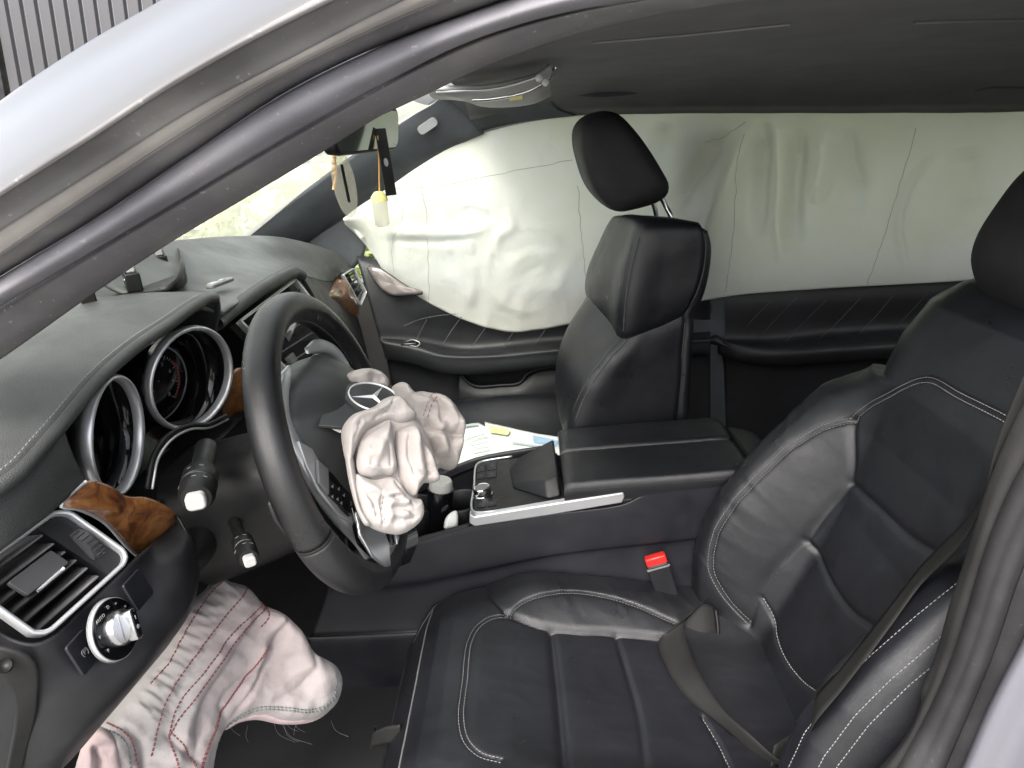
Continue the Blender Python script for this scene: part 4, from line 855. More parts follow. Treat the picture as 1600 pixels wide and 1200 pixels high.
CG = np.empty(PX.shape[:2]+(3,)); dd_ = CF+CR*((PX[..., :1]-800)/FOC)+CU*((600-PX[..., 1:])/FOC); CG = CAM+dd_*((Yb-CAM[1])/dd_[..., 1])[..., None]
hh = np.zeros(PX.shape[:2])
def cadd(L, w_, a, sharp=False):
    global hh
    r, _, t = seg_dist(PX, cr(np.array(L, float), 20)); k = np.clip(np.minimum(t, 1-t)*4+.1, 0, 1); hh = hh+a*k*(np.exp(-r/w_) if sharp else np.exp(-(r/w_)**2))
for L, w_, a in (([(600, 362), (680, 364), (745, 360), (775, 345)], 7, .010), ([(596, 376), (680, 378), (740, 374)], 6, -.007), ([(790, 325), (800, 352), (776, 372), (765, 420)], 9, .011), ([(772, 350), (770, 390), (776, 420)], 6, -.008), ([(810, 340), (850, 360), (880, 380)], 12, .008),
                 ([(790, 420), (830, 395), (870, 400)], 10, .007), ([(735, 400), (740, 440), (735, 480)], 9, .008), ([(700, 372), (704, 398)], 5, .005), ([(735, 372), (738, 400)], 5, .005), ([(815, 430), (850, 415), (880, 440)], 8, -.005), ([(760, 450), (800, 480), (850, 490)], 10, .006),
                 ([(600, 330), (606, 380), (610, 430)], 6, .007), ([(575, 350), (590, 385), (606, 428)], 5, .006), ([(618, 340), (620, 400)], 6, -.005), ([(716, 325), (735, 318), (756, 326), (760, 340)], 5, .007), ([(860, 470), (880, 430), (905, 390)], 12, .007), ([(690, 420), (720, 450), (740, 490)], 9, .005),
                 ([(1135, 200), (1110, 250), (1075, 300), (1060, 340)], 16, .022), ([(1170, 200), (1150, 260), (1120, 330), (1090, 400)], 14, -.020), ([(1195, 190), (1190, 260), (1186, 330), (1182, 372)], 11, .020), ([(1215, 200), (1222, 280), (1218, 350), (1225, 420)], 10, -.014), ([(1250, 200), (1240, 280), (1238, 340), (1245, 380)], 13, .018), ([(1290, 200), (1290, 260), (1270, 320)], 14, -.016), ([(1320, 200), (1330, 260), (1350, 300)], 15, .012), ([(1465, 235), (1425, 280), (1402, 350), (1420, 430)], 7, .008), ([(1500, 230), (1520, 330)], 25, .010), ([(1380, 220), (1370, 300), (1340, 400)], 18, -.008), ([(1040, 190), (1030, 230), (1010, 260)], 18, .012)): cadd(L, w_, a*(.58 if L[0][0] < 930 else 1.7))
hh = hh+.004*fbm(CG, 5, 2)+.0065*crumple(CG, 9, 2)*np.clip((930-PX[..., 0])/60, .35, 1)+.002*crumple(CG, 24, 5)*np.clip((930-PX[..., 0])/60, .2, 1)
CG = CG+A(0, -1, 0)*hh[..., None]
grid('curtain_sheet', CG, 'curtain_cloth', cur, .0012)
def cseam(L, mat='thread_grey', r=.0007, nm='seam'):
    Q = cr(np.array(L, float), 40); P = []
    for q in Q:
        i, j = np.unravel_index(np.argmin(((PX-q)**2).sum(-1)), PX.shape[:2]); P.append(CG[i, j]+A(0, -.0012, 0))
    P = np.array(P); P[1:-1] = (P[:-2]+P[1:-1]*2+P[2:])/4; tube(nm, P, r, mat, cur, n=70, m=5)
for L in ([(609, 295), (645, 293), (690, 290), (750, 278), (820, 264), (893, 250)], [(656, 264), (660, 300), (667, 335), (668, 380), (670, 440), (669, 472)], [(903, 290), (906, 340), (912, 400), (917, 455)], [(1431, 200), (1416, 255), (1396, 320), (1375, 390), (1354, 444)], [(1164, 210), (1156, 260), (1150, 310), (1145, 370), (1133, 455)], [(1100, 222), (1125, 215), (1165, 190)]): cseam(L)
tube('tether', T((538, 344, .70), (552, 356, .68), (566, 372, .665)), .004, 'curtain_cloth', cur, n=16, scale=[.6, 1, 1.3])
cseam([(610, 300), (630, 330), (612, 380), (616, 425)], 'thread_grey', .0006)

# ================================================================== centre console
con = empty('center_console', (.25, 0, .07), 'black center console with armrest, silver strip and round control knob', 'console')
YN = -.118
loft('console_side', [T((520, 872, YN), (640, 849, YN), (735, 823, YN), (860, 804, YN), (975, 788, YN), (1010, 772, YN), (1150, 750, YN), (1280, 735, YN)),
      T((520, 880, YN-.003), (640, 860, YN-.003), (735, 838, YN-.003), (860, 822, YN-.003), (975, 808, YN-.003), (1010, 800, YN-.003), (1150, 775, YN-.003), (1280, 760, YN-.003)),
      T((510, 915, -.126), (640, 905, -.128), (735, 888, -.128), (860, 864, -.126), (975, 850, -.125), (1010, 846, -.125), (1150, 830, -.125), (1280, 815, -.125)),
      T((505, 935, -.128), (640, 925, -.126), (735, 905, -.124), (860, 880, -.122), (975, 866, -.122), (1010, 862, -.122), (1150, 846, -.122), (1280, 830, -.122)),
      T((485, 992, -.14), (640, 985, -.14), (735, 978, -.14), (860, 970, -.14), (975, 960, -.14), (1010, 955, -.14), (1150, 945, -.14), (1280, 930, -.14)),
      T((480, 1006, -.155), (640, 1000, -.155), (735, 995, -.155), (860, 990, -.155), (975, 985, -.155), (1010, 980, -.155), (1150, 970, -.155), (1280, 960, -.155)),
      T((480, 1120, -.155), (640, 1120, -.155), (735, 1115, -.155), (860, 1110, -.155), (975, 1105, -.155), (1010, 1100, -.155), (1150, 1090, -.155), (1280, 1080, -.155))], 'console_plastic', con, 60, 90, .006, flip=False)
def topz(px, py, Y): return V(px, py, Y)
# rim of the cup well and its floor
loft('well_rim', [T((520, 872, YN), (640, 849, YN), (735, 823, YN)), T((520, 868, YN+.008), (640, 844, YN+.008), (735, 818, YN+.008)), [p+A(0, .010, -.02) for p in T((520, 868, YN+.008), (640, 844, YN+.008), (735, 818, YN+.008))], [p+A(0, .012, -.10) for p in T((520, 868, YN+.008), (640, 844, YN+.008), (735, 818, YN+.008))]], 'trim_plastic', con, 14, 24, .002)
box('well_floor', A(.03, 0, .31), (.24, .22, .006), 'dark_recess', con)
box('well_end', A(-.10, 0, .34), (.006, .23, .10), 'trim_plastic', con)
FW = [T((560, 806, .112), (650, 772, .112), (740, 731, .112), (860, 709, .112)), [p+A(0, .003, -.004) for p in T((560, 806, .112), (650, 772, .112), (740, 731, .112), (860, 709, .112))], [p+A(0, .006, -.3) for p in T((560, 806, .112), (650, 772, .112), (740, 731, .112), (860, 709, .112))]]
loft('console_side', FW, 'console_plastic', con, 14, 40, .002)
co_c = A(.098, .005, .385)
v, f = ring_vf(co_c, A(-.05, 0, 1), .041, [(-.003, -.07), (-.002, .004), (.001, .006), (.004, .003), (.004, -.07)], 48); mesh('cup_holder', v, f, 'trim_plastic', con)
v, f = ring_vf(co_c-A(.098, .0, .006), A(-.05, 0, 1), .041, [(-.003, -.07), (-.002, .004), (.001, .006), (.004, .003), (.004, -.07)], 48); mesh('cup_holder', v, f, 'trim_plastic', con)
# control panel
cA, cB, cC_, cD_ = V(736, 802, -.108), V(745, 722, .100), V(872, 706, .100), V(884, 782, -.108)
cO, cx_, cyy_, cn_ = quad_frame(cA, cD_, cC_, cB); cn_ = cn_ if cn_[2] > 0 else -cn_
L2 = lambda p: ((p-cO)@cx_, (p-cO)@cyy_)
panel = prism('control_panel', [L2(p) for p in (cA, cD_, cC_, cB)], cO-cn_*.03, cx_, cyy_, cn_, .030, 'trim_plastic', con, .004)
rim_ = np.array([cD_+A(0, 0, .001), cA+A(.01, 0, .001), cA+A(.002, .008, .001), (cA+cB)/2, cB+A(.002, -.01, .001), cB+A(.012, 0, .001), V(800, 713, .1)])
tube('panel_edge', rim_, .0022, 'satin_silver', panel, n=60, m=8)
def cpt(px, py, h=0.): return onplane(px, py, cO+cn_*h, cn_)
kb = lathe('control_knob', [(.0185, 0), (.0185, .003), (.0165, .004), (.0170, .012), (.0168, .0165), (.0150, .0180), (.0130, .0172), (0, .0168)], cpt(755, 774), cn_, 'chrome', con, 48)
lathe('knob_cap', [(.0125, .0172), (.0120, .0180), (0, .0182)], cpt(755, 774), cn_, 'grey_plastic', kb, 40)
for q in ((747, 727, 760, 725, 759, 737, 746, 739), (763, 724, 778, 722, 777, 734, 762, 736), (746, 741, 759, 739, 758, 748, 745, 750), (762, 738, 777, 736, 776, 746, 761, 748), (744, 786, 757, 784, 757, 793, 744, 795), (760, 784, 775, 781, 775, 790, 760, 793)):
    P = [cpt(q[i], q[i+1]) for i in range(0, 8, 2)]; k_ = prism('panel_key', [L2(p) for p in P], cO, cx_, cyy_, cn_, .0022, 'console_plastic', con, .0006)
    m_ = sum(P)/4; prism('key_mark', [(-.0025, -.0006), (.0025, -.0006), (.0025, .0006), (-.0025, .0006)], m_+cn_*.0023, cx_, cyy_, cn_, .0002, 'mark_grey', k_)
# palm-rest wedge
pw_ = [cpt(794, 732), cpt(800, 764), cpt(856, 781), cpt(878, 776), cpt(868, 709), cpt(808, 719)]
pt_ = [cpt(800, 738)+cn_*.006, cpt(806, 760)+cn_*.006, cpt(856, 770)+cn_*.026, cpt(876, 764)+cn_*.03, cpt(868, 706)+cn_*.03, cpt(814, 722)+cn_*.012]
o = mesh('palm_rest', pw_+pt_, [tuple(range(6))[::-1], tuple(range(6, 12))]+[(i, (i+1) % 6, 6+(i+1) % 6, 6+i) for i in range(6)], 'seat_leather', con, smooth=False); fixn(o); bevel(o, .005, 3); auto(o, 50)
# armrest lid in two halves
def lid(name, x0, x1, ya, yb, z0, zt0, zt1, rad, mat, par):
    G = []
    for x in np.r_[x0, x0+.004, np.linspace(x0+.012, x1-.03, 30), x1-.012, x1-.003, x1]:
        e = min(1, ((x-x0)/.012))**.5 if x < x0+.012 else (1-max(0, (x-(x1-.03))/.03)**2)**.5 if x > x1-.03 else 1
        zt = zt0+(zt1-zt0)*(x-x0)/(x1-x0); zt = z0+(zt-z0)*(.80+.20*e); k = []
        for y, z in ((ya, z0), (ya-.001, zt-rad*1.2), (ya+rad*.12, zt-rad*.45), (ya+rad*.5, zt-rad*.1), (ya+rad*1.3, zt), ((ya+yb)/2, zt+.003), (yb-rad*1.3, zt), (yb-rad*.5, zt-rad*.1), (yb-rad*.12, zt-rad*.45), (yb+.001, zt-rad*1.2), (yb, z0)): k.append(A(x, y, z))
        G.append(cr(k, 40))
    G = np.array(G); G[..., 2] += .0006*fbm(G, 25); o = grid(name, G, mat, par)
    n_ = G.shape[1]; 
    mesh('lid_end', G[0], [tuple(range(n_))], mat, o); mesh('lid_end', G[-1], [tuple(range(n_))[::-1]], mat, o); return fixn(o)
lid('armrest_lid', .297, .625, -.118, .014, .446, .482, .492, .013, 'seat_leather', con)
lid('armrest_lid', .297, .625, .0165, .120, .446, .482, .492, .013, 'seat_leather', con)
lid('armrest_back', .628, .70, -.110, .112, .40, .478, .46, .02, 'seat_leather', con)
box('armrest_base', A(.47, 0, .428), (.34, .225, .034), 'trim_plastic', con, bev=.006)
stitch('armrest_stitching', [A(x, -.1185, .467+.01*(x-.30)/.32) for x in np.linspace(.305, .615, 20)], 'thread_dark', con)
stitch('armrest_stitching', [A(x, -.1120, .4785+.01*(x-.30)/.32) for x in np.linspace(.305, .615, 20)], 'thread_dark', con)
# silver strip on the near side
st_ = T((734, 803, -.121), (742, 808, -.121), (860, 788, -.121), (974, 770, -.121), (976, 777, -.121), (972, 786, -.121), (860, 805, -.121), (742, 823, -.121), (733, 818, -.121))
o = mesh('silver_strip', np.vstack([st_, st_+A(0, .012, .002)]), [tuple(range(9)), tuple(range(9, 18))[::-1]]+[(i, (i+1) % 9, 9+(i+1) % 9, 9+i) for i in range(9)], 'satin_silver', con, smooth=False); fixn(o); bevel(o, .0022, 3); auto(o, 50)

# travel mug and crumpled paper in the cup well
mug = empty('travel_mug', (.045, -.005, .315), 'glossy black travel mug with pale lid in the cup well under the airbag', 'mug')
mo = V(684, 826, -.03); mt = V(690, 742, -.03); ax_ = unit(mt-mo)
lathe('mug_body', [(.020, -.03), (.0215, -.01), (.024, .06), (.025, .085), (.0245, .088)], mo, ax_, 'black_gloss', mug, 40)
lathe('mug_lid', [(.0215, .088), (.0215, .102), (.019, .106), (0, .106)], mo, ax_, 'pale_plastic', mug, 40)
plp = plane_place(V(706, 812, -.06), A(.3, -.6, .7))
o, _ = relief('crumpled_paper', [(694, 826), (697, 808), (706, 800), (713, 798), (716, 812), (714, 824), (704, 827)], plp, A(.3, -.6, .7), 'paper', None, 2, .008, 8, noise=.004, nscale=60)
tag(o, 'small crumpled white paper in the cup well beside the mug', 'paper')

# ================================================================== driver seat
seat = empty('car_seat', (.3, -.37, .07), 'black leather driver seat with pale stitching, nearest the open doorway', 'car seat')
sm = lambda x, a, b: (lambda t: t*t*(3-2*t))(np.clip((x-a)/(b-a), 0, 1))
class Field:
    def __init__(s, O, eu, ev, en, h): s.O, s.eu, s.ev, s.en, s.h, s.dh = O, eu, ev, en, h, None
    def pt(s, u, v, lift=0.):
        u, v = np.asarray(u, float), np.asarray(v, float); z = s.h(u, v)+lift
        if s.dh is not None: z = z+s.dh(u, v)
        return s.O+u[..., None]*s.eu+v[..., None]*s.ev+z[..., None]*s.en
    def hit(s, px, py):
        d = ray(px, py); t = np.linspace(.35, 1.9, 900); P = CAM+t[:, None]*d-s.O; u, v, w_ = P@s.eu, P@s.ev, P@s.en; g_ = w_-s.h(u, v)
        k = np.nonzero((g_[:-1] > 0) & (g_[1:] <= 0) & (np.abs(v[1:]) < .32))[0]
        i = k[0] if len(k) else int(np.argmin(np.abs(g_))); 
        if len(k): a = g_[i]/(g_[i]-g_[i+1]); return np.array([u[i]+(u[i+1]-u[i])*a, v[i]+(v[i+1]-v[i])*a])
        return np.array([u[i], v[i]])
    def line(s, px): return cr(np.array([s.hit(a, b) for a, b in px]), 40)
def panelled(fd, uu, vv_of, seams, wr=None):
    """dense sheet over fd with seam grooves and wrinkles; the field keeps them for whatever lies on it"""
    U = np.repeat(uu[:, None], vv_of(uu[0]).shape[0], 1); Vv = np.array([vv_of(u) for u in uu]); Q = np.stack([U, Vv], -1)
    def dh(U, Vv):
        q = np.stack([U, Vv], -1); d = np.zeros(U.shape)
        for L, w_, dp in seams:
            r = seg_dist(q, L)[0]; d -= dp*(.62*np.exp(-(r/w_)**2)+.38*np.exp(-r/(w_*2.6)))
        return d+wr(U, Vv)
    fd.dh = dh
    return fd.pt(U, Vv), Q
def split(name_of, G, Q, parent, mats, extra_skirt):
    NN = gnormals(G); nu, nv = G.shape[:2]; cq = (Q[:-1, :-1]+Q[1:, 1:])/2; names = name_of(cq)
    for k in np.unique(names):
        sel = np.argwhere(names == k); m = np.zeros((nu, nv), bool)
        for i, j in sel: m[i:i+2, j:j+2] = True
        idx = -np.ones((nu, nv), int); idx[m] = np.arange(m.sum()); fs = [(idx[i, j], idx[i+1, j], idx[i+1, j+1], idx[i, j+1]) for i, j in sel]
        nm, mt_ = mats[k]; o_ = mesh(nm, G[m], fs, mt_, parent); o_.data.normals_split_custom_set_from_vertices([tuple(map(float, q)) for q in NN[m]])

YC = -.37
def cush_h(x, y):
    z = np.interp(x, [0, .03, .05, .075, .10, .15, .20, .30, .40, .50, .66], [.20, .252, .277, .293, .300, .302, .296, .279, .264, .252, .246]); wv = np.abs(y)
    b = sm(wv, .105, .20)*sm(x, .13, .26)*(.030-.010*sm(x, .35, .55)); edge = np.clip((wv-.225)/.045, 0, 1); corner = sm(wv, .12, .27)*(1-sm(x, .05, .22))*.028
    return z+b-.055*edge**2.2-corner-.006*(1-np.clip(wv/.2, 0, 1)**2)*sm(x, .22, .4)
CFd = Field(A(0, YC, 0), A(1, 0, 0), A(0, 1, 0), A(0, 0, 1), cush_h)
s_front = CFd.line([(722, 1230), (723, 1160), (726, 1100), (728, 1040), (733, 1005), (745, 980), (765, 965), (792, 957)])
s_crest = CFd.line([(792, 957), (815, 940), (850, 928), (890, 924), (940, 930), (1000, 948), (1056, 973)])
s_inner = CFd.line([(792, 957), (830, 972), (880, 982), (960, 988), (1042, 996)])
s_corn = CFd.line([(748, 918), (770, 935), (792, 957)])
s_2 = CFd.line([(860, 982), (866, 1040), (874, 1120), (884, 1230)]); s_3 = CFd.line([(962, 990), (979, 1050), (998, 1120), (1014, 1230)]); s_4 = CFd.line([(1098, 1120), (1125, 1165), (1160, 1230)])
def ext(L, y1): return np.vstack([L, L[-1]+(L[-1]-L[-6])/max(1e-6, abs((L[-1]-L[-6])[1]))*abs(y1-L[-1][1])])
s_front2 = s_front.copy(); ymid = s_front2[0][1]
mir = lambda L: np.stack([L[:, 0], -L[:, 1]], 1)
_fa = s_front[s_front[:, 1] >= 0.004]; s_front = cr(np.vstack([mir(_fa)[::-1], _fa]), 90); s_2, s_3 = ext(s_2, -.19), ext(s_3, -.19)
uu = np.r_[np.linspace(.012, .08, 26), np.linspace(.083, .66, 190)]
def vv_c(u):
    hw = .262-.075*(1-sm(u, .0, .14))**2; return np.linspace(-hw, hw, 170)
def wr_c(U, Vv):
    P = np.stack([U, Vv, 0*U], -1); b = sm(np.abs(Vv), .13, .2)
    return .0008*fbm(P, 14)+.0008*ridge(np.stack([U*3.2+Vv*1.5, Vv*.8, 0*U], -1), 10, 2)*b*sm(U, .2, .3)+.0007*ridge(np.stack([U*1.0+Vv*.6, Vv*2.2, 0*U+3], -1), 10, 2)*(1-b)
G, Q = panelled(CFd, uu, vv_c, [(s_front, .0035, .0050), (s_crest, .003, .0035), (s_inner, .005, .012), (mir(s_inner)+A(0, -.045), .005, .012), (mir(s_crest)+A(0, -.03), .003, .0035), (s_corn, .003, .004), (s_2, .006, .009), (s_3, .004, .006), (s_4, .003, .005)], wr_c)
def cname(cq):
    r = np.full(cq.shape[:2], 0); x, y = cq[..., 0], cq[..., 1]
    fx_ = np.interp(y, s_front[np.argsort(s_front[:, 1])][:, 1], s_front[np.argsort(s_front[:, 1])][:, 0]); r[x < fx_] = 1
    yi = np.interp(x, s_inner[:, 0], s_inner[:, 1]); far = (y > yi) & (x > s_inner[0, 0]); r[far] = 2
    ym = np.interp(x, s_inner[:, 0], -s_inner[:, 1]); r[(y < ym) & (x > s_inner[0, 0])] = 3; return r
split(cname, G, Q, seat, {0: ('cushion_panel', 'seat_leather'), 1: ('cushion_front_roll', 'seat_leather'), 2: ('cushion_bolster', 'seat_leather'), 3: ('cushion_bolster', 'seat_leather')}, None)
bd = np.vstack([G[:, 0][::-1], G[0], G[:, -1]]); sk = np.array([bd, bd+A(0, 0, -.02), bd+A(.006, 0, -.09), bd+A(.015, 0, -.17)]); grid('cushion_skirt', crk(sk, 10), 'seat_leather', seat, .004)
lift = lambda L, fd, d=.0012: fd.pt(L[:, 0], L[:, 1], d)
def dstitch(L, fd, off, par, nm, d=.0008):
    t = np.gradient(L, axis=0); n_ = np.stack([-t[:, 1], t[:, 0]], 1); n_ /= np.linalg.norm(n_, axis=1, keepdims=True)+1e-9
    for s_ in off: M = cr(L+n_*s_, 160); stitch(nm, fd.pt(M[:, 0], M[:, 1], d), 'thread', par, r=.00048, gap=.0006)
dstitch(s_front, CFd, (-.0036, .0036), seat, 'cushion_stitching', .0009); dstitch(s_crest, CFd, (-.0032, .0032), seat, 'bolster_stitching', .0009)
# piping round the front edge
fe = np.array([[.047+.0*t, t] for t in np.linspace(-.25, .16, 40)]); ed = G[14]; tube('cushion_piping', ed[4:-4], .0016, 'thread_dark', seat, n=90, m=6)

REC = math.radians(21); ba = A(math.sin(REC), 0, math.cos(REC)); bn = A(-math.cos(REC), 0, math.sin(REC)); BO = A(.565, YC, .23)
def back_h(u, v):
    wv = np.abs(v); Hb = np.interp(u, [-.1, 0, .06, .10, .16, .22, .28, .34, .40, .45, .50, .70], [.02, .050, .075, .087, .093, .088, .074, .054, .030, .006, -.006, -.006])
    cen = np.interp(u, [-.1, 0, .1, .2, .3, .42, .5, .56, .62, .66, .70], [-.02, -.03, -.036, -.040, -.040, -.030, -.016, -.016, -.030, -.060, -.12])
    k = sm(wv, .105, .205); rnd = np.clip((wv-.225)/.05, 0, 1); sh = sm(u, .44, .50)*sm(wv, .13, .26)*.05
    top = sm(u, .58, .70)
    return cen*(1-k)+np.where(u < .5, Hb, np.minimum(Hb, cen-.01))*k-.075*rnd**2.3-sh
BFd = Field(BO, ba, A(0, 1, 0), bn, back_h)
L_cre = BFd.line([(1165, 971), (1140, 942), (1125, 921), (1112, 895), (1110, 875), (1117, 837), (1142, 792), (1183, 746), (1233, 700), (1280, 671), (1329, 654)])
L_inn = BFd.line([(1165, 975), (1183, 925), (1217, 879), (1254, 844), (1292, 796), (1325, 754), (1332, 725), (1331, 656)])
L_a = BFd.line([(1256, 844), (1292, 900), (1333, 958), (1377, 1010), (1400, 1040)]); L_b = BFd.line([(1327, 754), (1375, 796), (1425, 842), (1467, 883), (1500, 915)]); L_c = BFd.line([(1187, 933), (1212, 992), (1246, 1058), (1285, 1117)])
L_sh = BFd.line([(1326, 656), (1358, 633), (1400, 610), (1433, 595), (1454, 594), (1496, 617), (1583, 662), (1640, 700)])
uu = np.r_[np.linspace(-.03, .60, 200), np.linspace(.604, .70, 40)]
def vv_b(u): hw = .268-.03*sm(u, .40, .46)*(1-sm(u, .46, .5))-.10*max(0., (u-.52)/.18)**2.0; return np.linspace(-hw, hw, 190)
def wr_b(U, Vv):
    P = np.stack([U, Vv, 0*U], -1); b = sm(np.abs(Vv), .12, .2)*(1-sm(U, .4, .46))
    return .0008*fbm(P, 13)+.0010*b*(Vv > 0)*ridge(np.stack([U*3.0-Vv*1.6, Vv*.9, 0*U+7], -1), 10, 2)+.0007*(1-b)*ridge(P, 7, 2)
nearI = mir(L_inn); nearI = nearI[nearI[:, 0] < .36]
L_a, L_b, L_c = [L[L[:, 1] > -.13] for L in (L_a, L_b, L_c)]
G, Q = panelled(BFd, uu, vv_b, [(L_cre, .003, .0045), (L_inn, .005, .006), (nearI, .005, .006), (L_a, .004, .006), (L_b, .005, .006), (L_c, .003, .004), (L_sh, .0035, .005)], wr_b)
def bname(cq):
    u, v = cq[..., 0], cq[..., 1]; r = np.zeros(u.shape, int); o_ = np.argsort(L_inn[:, 0]); vi = np.interp(u, L_inn[o_][:, 0], L_inn[o_][:, 1]); r[(v > vi) & (u < L_inn[:, 0].max())] = 1; r[(v < -vi) & (u < L_inn[:, 0].max())] = 2
    o_ = np.argsort(L_sh[:, 1]); us = np.interp(v, L_sh[o_][:, 1], L_sh[o_][:, 0]); r[(u > us) & (u > .40)] = 3; return r
split(bname, G, Q, seat, {0: ('backrest_panel', 'seat_leather'), 1: ('backrest_bolster', 'seat_leather'), 2: ('backrest_bolster', 'seat_leather'), 3: ('backrest_shoulder', 'seat_leather')}, None)
bd = np.vstack([G[:, 0], G[-1], G[:, -1][::-1]]); cen_ = BO+ba*.33-bn*.16
sk = np.array([bd, bd+(cen_-bd)*.03-bn*.02, bd*.97+cen_*.03-bn*.07, bd*.92+cen_*.08-bn*.12, bd*.70+cen_*.30-bn*.15]); grid('backrest_shell', crk(sk, 14), 'seat_leather', seat, .004)
dstitch(L_cre, BFd, (-.0032, .0032), seat, 'bolster_stitching', .0009); dstitch(L_sh, BFd, (-.0034, .0034), seat, 'shoulder_stitching', .0009)
# stitch rows of the near bolster follow its rounded edge
nb1 = np.stack([np.linspace(.02, .40, 40), -.222+.0*np.linspace(0, 1, 40)], 1); nb2 = np.stack([np.linspace(.0, .40, 40), np.full(40, -.252)], 1)
dstitch(nb1, BFd, (0,), seat, 'bolster_stitching', .0009); dstitch(nb2, BFd, (-.004, .004), seat, 'bolster_stitching', .0009)
stitch('panel_stitching', BFd.pt(L_c[:, 0], L_c[:, 1], .0008), 'thread', seat, r=.0007)
stitch('panel_stitching', CFd.pt(s_4[:, 0], s_4[:, 1], .0008), 'thread', seat, r=.0007)
def headrest(name, prof, y0, y1, parent, mat, n=60, m=30, rx=1.):
    """side profile (px at plane Y) carried across the seat with rounded cheeks"""
    P = cr(prof, n, True); c = P.mean(0); G = []
    for t in np.linspace(-1, 1, m):
        k = (1-abs(t)**5)**(1/3.)*.34+.66 if abs(t) < .999 else .62; y = (y0+y1)/2+(y1-y0)/2*t; q = c+(P-c)*k; q[:, 1] = y; G.append(q)
    G = np.array([c+(G[0]-c)*.0+A(0, y0-c[1], 0), c+(G[0]-c)*[.6, 1, .6]]+G+[c+(G[-1]-c)*[.6, 1, .6], c+(G[-1]-c)*.0+A(0, y1-c[1], 0)])
    return fixn(grid(name, G, mat, parent, 0, False, False, True))
hpx = [(1517, 388), (1527, 345), (1560, 290), (1605, 232), (1660, 190), (1720, 200), (1735, 260), (1715, 360), (1680, 440), (1640, 487), (1600, 487), (1560, 464), (1530, 430)]
headrest('headrest', T(*[(a, b, -.27) for a, b in hpx])+A(0, 0, -.022), -.49, -.25, seat, 'headrest_cloth')
for yy_ in (-.42, -.32): tube('headrest_post', [BO+ba*.54+A(.085, yy_-YC, 0), BO+ba*.64+A(.085, yy_-YC, 0)], .006, 'chrome', seat, n=8)
# strap and bracket at the front foot of the cushion
strap = V(606, 1150, -.40)
loft('front_strap', [T((626, 1131, -.42), (604, 1134, -.41), (584, 1143, -.40)), T((628, 1158, -.42), (604, 1161, -.41), (580, 1166, -.40))], 'webbing', seat, 6, 16, .003)
tube('strap_bar', T((586, 1136, -.40), (580, 1168, -.40)), .002, 'column_plastic', seat, n=6, m=6)

# buckle, belt
bk = empty('belt_buckle', V(1060, 940, -.15), 'black belt buckle with a red release button between seat and console', 'belt buckle')
b0_, b1_ = V(1045, 935, -.155), V(1026, 878, -.145); up_ = unit(b1_-b0_); sd_ = unit(V(1045, 872, -.145)-V(1006, 884, -.145)); sd_ = unit(sd_-up_*(sd_@up_)); fr2 = np.cross(sd_, up_)
bb = box('buckle_body', (b0_+b1_)/2, (.040, np.linalg.norm(b1_-b0_), .022), 'trim_plastic', bk, ax=(sd_, up_, fr2), bev=.004)
box('release_button', b1_+up_*.004, (.037, .019, .018), 'red_plastic', bk, ax=(sd_, up_, fr2), bev=.003)
box('buckle_lip', b1_-up_*.007, (.0405, .004, .0225), 'grey_plastic', bk, ax=(sd_, up_, fr2), bev=.001)
tube('buckle_stem', [b0_, b0_-up_*.03+A(.01, 0, 0), b0_-up_*.08+A(.03, 0, 0)], .008, 'webbing', bk, n=12)
belt = empty('seat_belt', (.6, -.6, .25), 'grey black seat belt lying slack across the driver seat', 'seat belt')
def ribbon(name, P, S, w_, mat, parent, n=90, thick=.0014):
    P = cr(P, n); S = crk(np.array([unit(s_) for s_ in S]), n); S /= np.linalg.norm(S, axis=1, keepdims=True); G = np.array([P+S*w_*k for k in (-.5, -.25, 0, .25, .5)]); return grid(name, G, mat, parent, thick)
def onC(px, py, l=.006): q = CFd.hit(px, py); return CFd.pt(q[0], q[1], l)
def onB(px, py, l=.006): q = BFd.hit(px, py); return BFd.pt(q[0], q[1], l)
ribbon('lap_webbing', [V(1102, 938, -.20), V(1072, 964, -.235), onC(1050, 1000, .018), onC(1066, 1055, .012), onC(1100, 1105, .010), onC(1150, 1152, .012), V(1210, 1190, -.49), V(1270, 1176, -.53), V(1330, 1120, -.55)],
       [A(.75, .65, .1), A(.8, .55, .15), A(.95, -.1, .25), A(.85, -.35, .35), A(.65, -.6, .4), A(.5, -.65, .5), A(.25, -.5, .8), A(-.3, -.2, .9), A(-.6, .2, .8)], .046, 'webbing', belt)
ribbon('shoulder_webbing', [V(1640, 540, -.655), V(1600, 640, -.65), V(1553, 742, -.635), V(1505, 828, -.60), onB(1448, 905, .010), onB(1400, 965, .008), onB(1358, 1020, .008), onB(1322, 1066, .008), onB(1290, 1106, .010), V(1252, 1160, -.47), V(1205, 1192, -.49)],
       [A(.8, .4, 0), A(.8, .4, 0), A(.5, .7, -.3), A(.40, .80, -.20), A(.40, .80, -.20), A(.38, .8, -.15), A(.36, .8, -.1), A(.34, .8, 0), A(.3, .8, .2), A(.3, .6, .7), A(.3, .5, .8)], .044, 'webbing', belt)
ribbon('lower_webbing', [V(1112, 1010, -.25), V(1130, 1060, -.30), V(1150, 1110, -.36), V(1175, 1160, -.42)], [A(.8, -.3, .1), A(.8, -.3, .2), A(.7, -.4, .3), A(.6, -.4, .4)], .040, 'webbing', belt)
tg = loft('belt_tongue', [T((1066, 968, -.22), (1102, 944, -.205), (1118, 950, -.205)), T((1072, 990, -.235), (1104, 972, -.225), (1120, 976, -.225)), T((1078, 1008, -.25), (1106, 1000, -.245), (1122, 1008, -.245))], 'webbing', belt, 10, 14, .004)
tube('tongue_bar', T((1118, 950, -.215), (1122, 985, -.235), (1120, 1018, -.25)), .0032, 'column_plastic', belt, n=14)
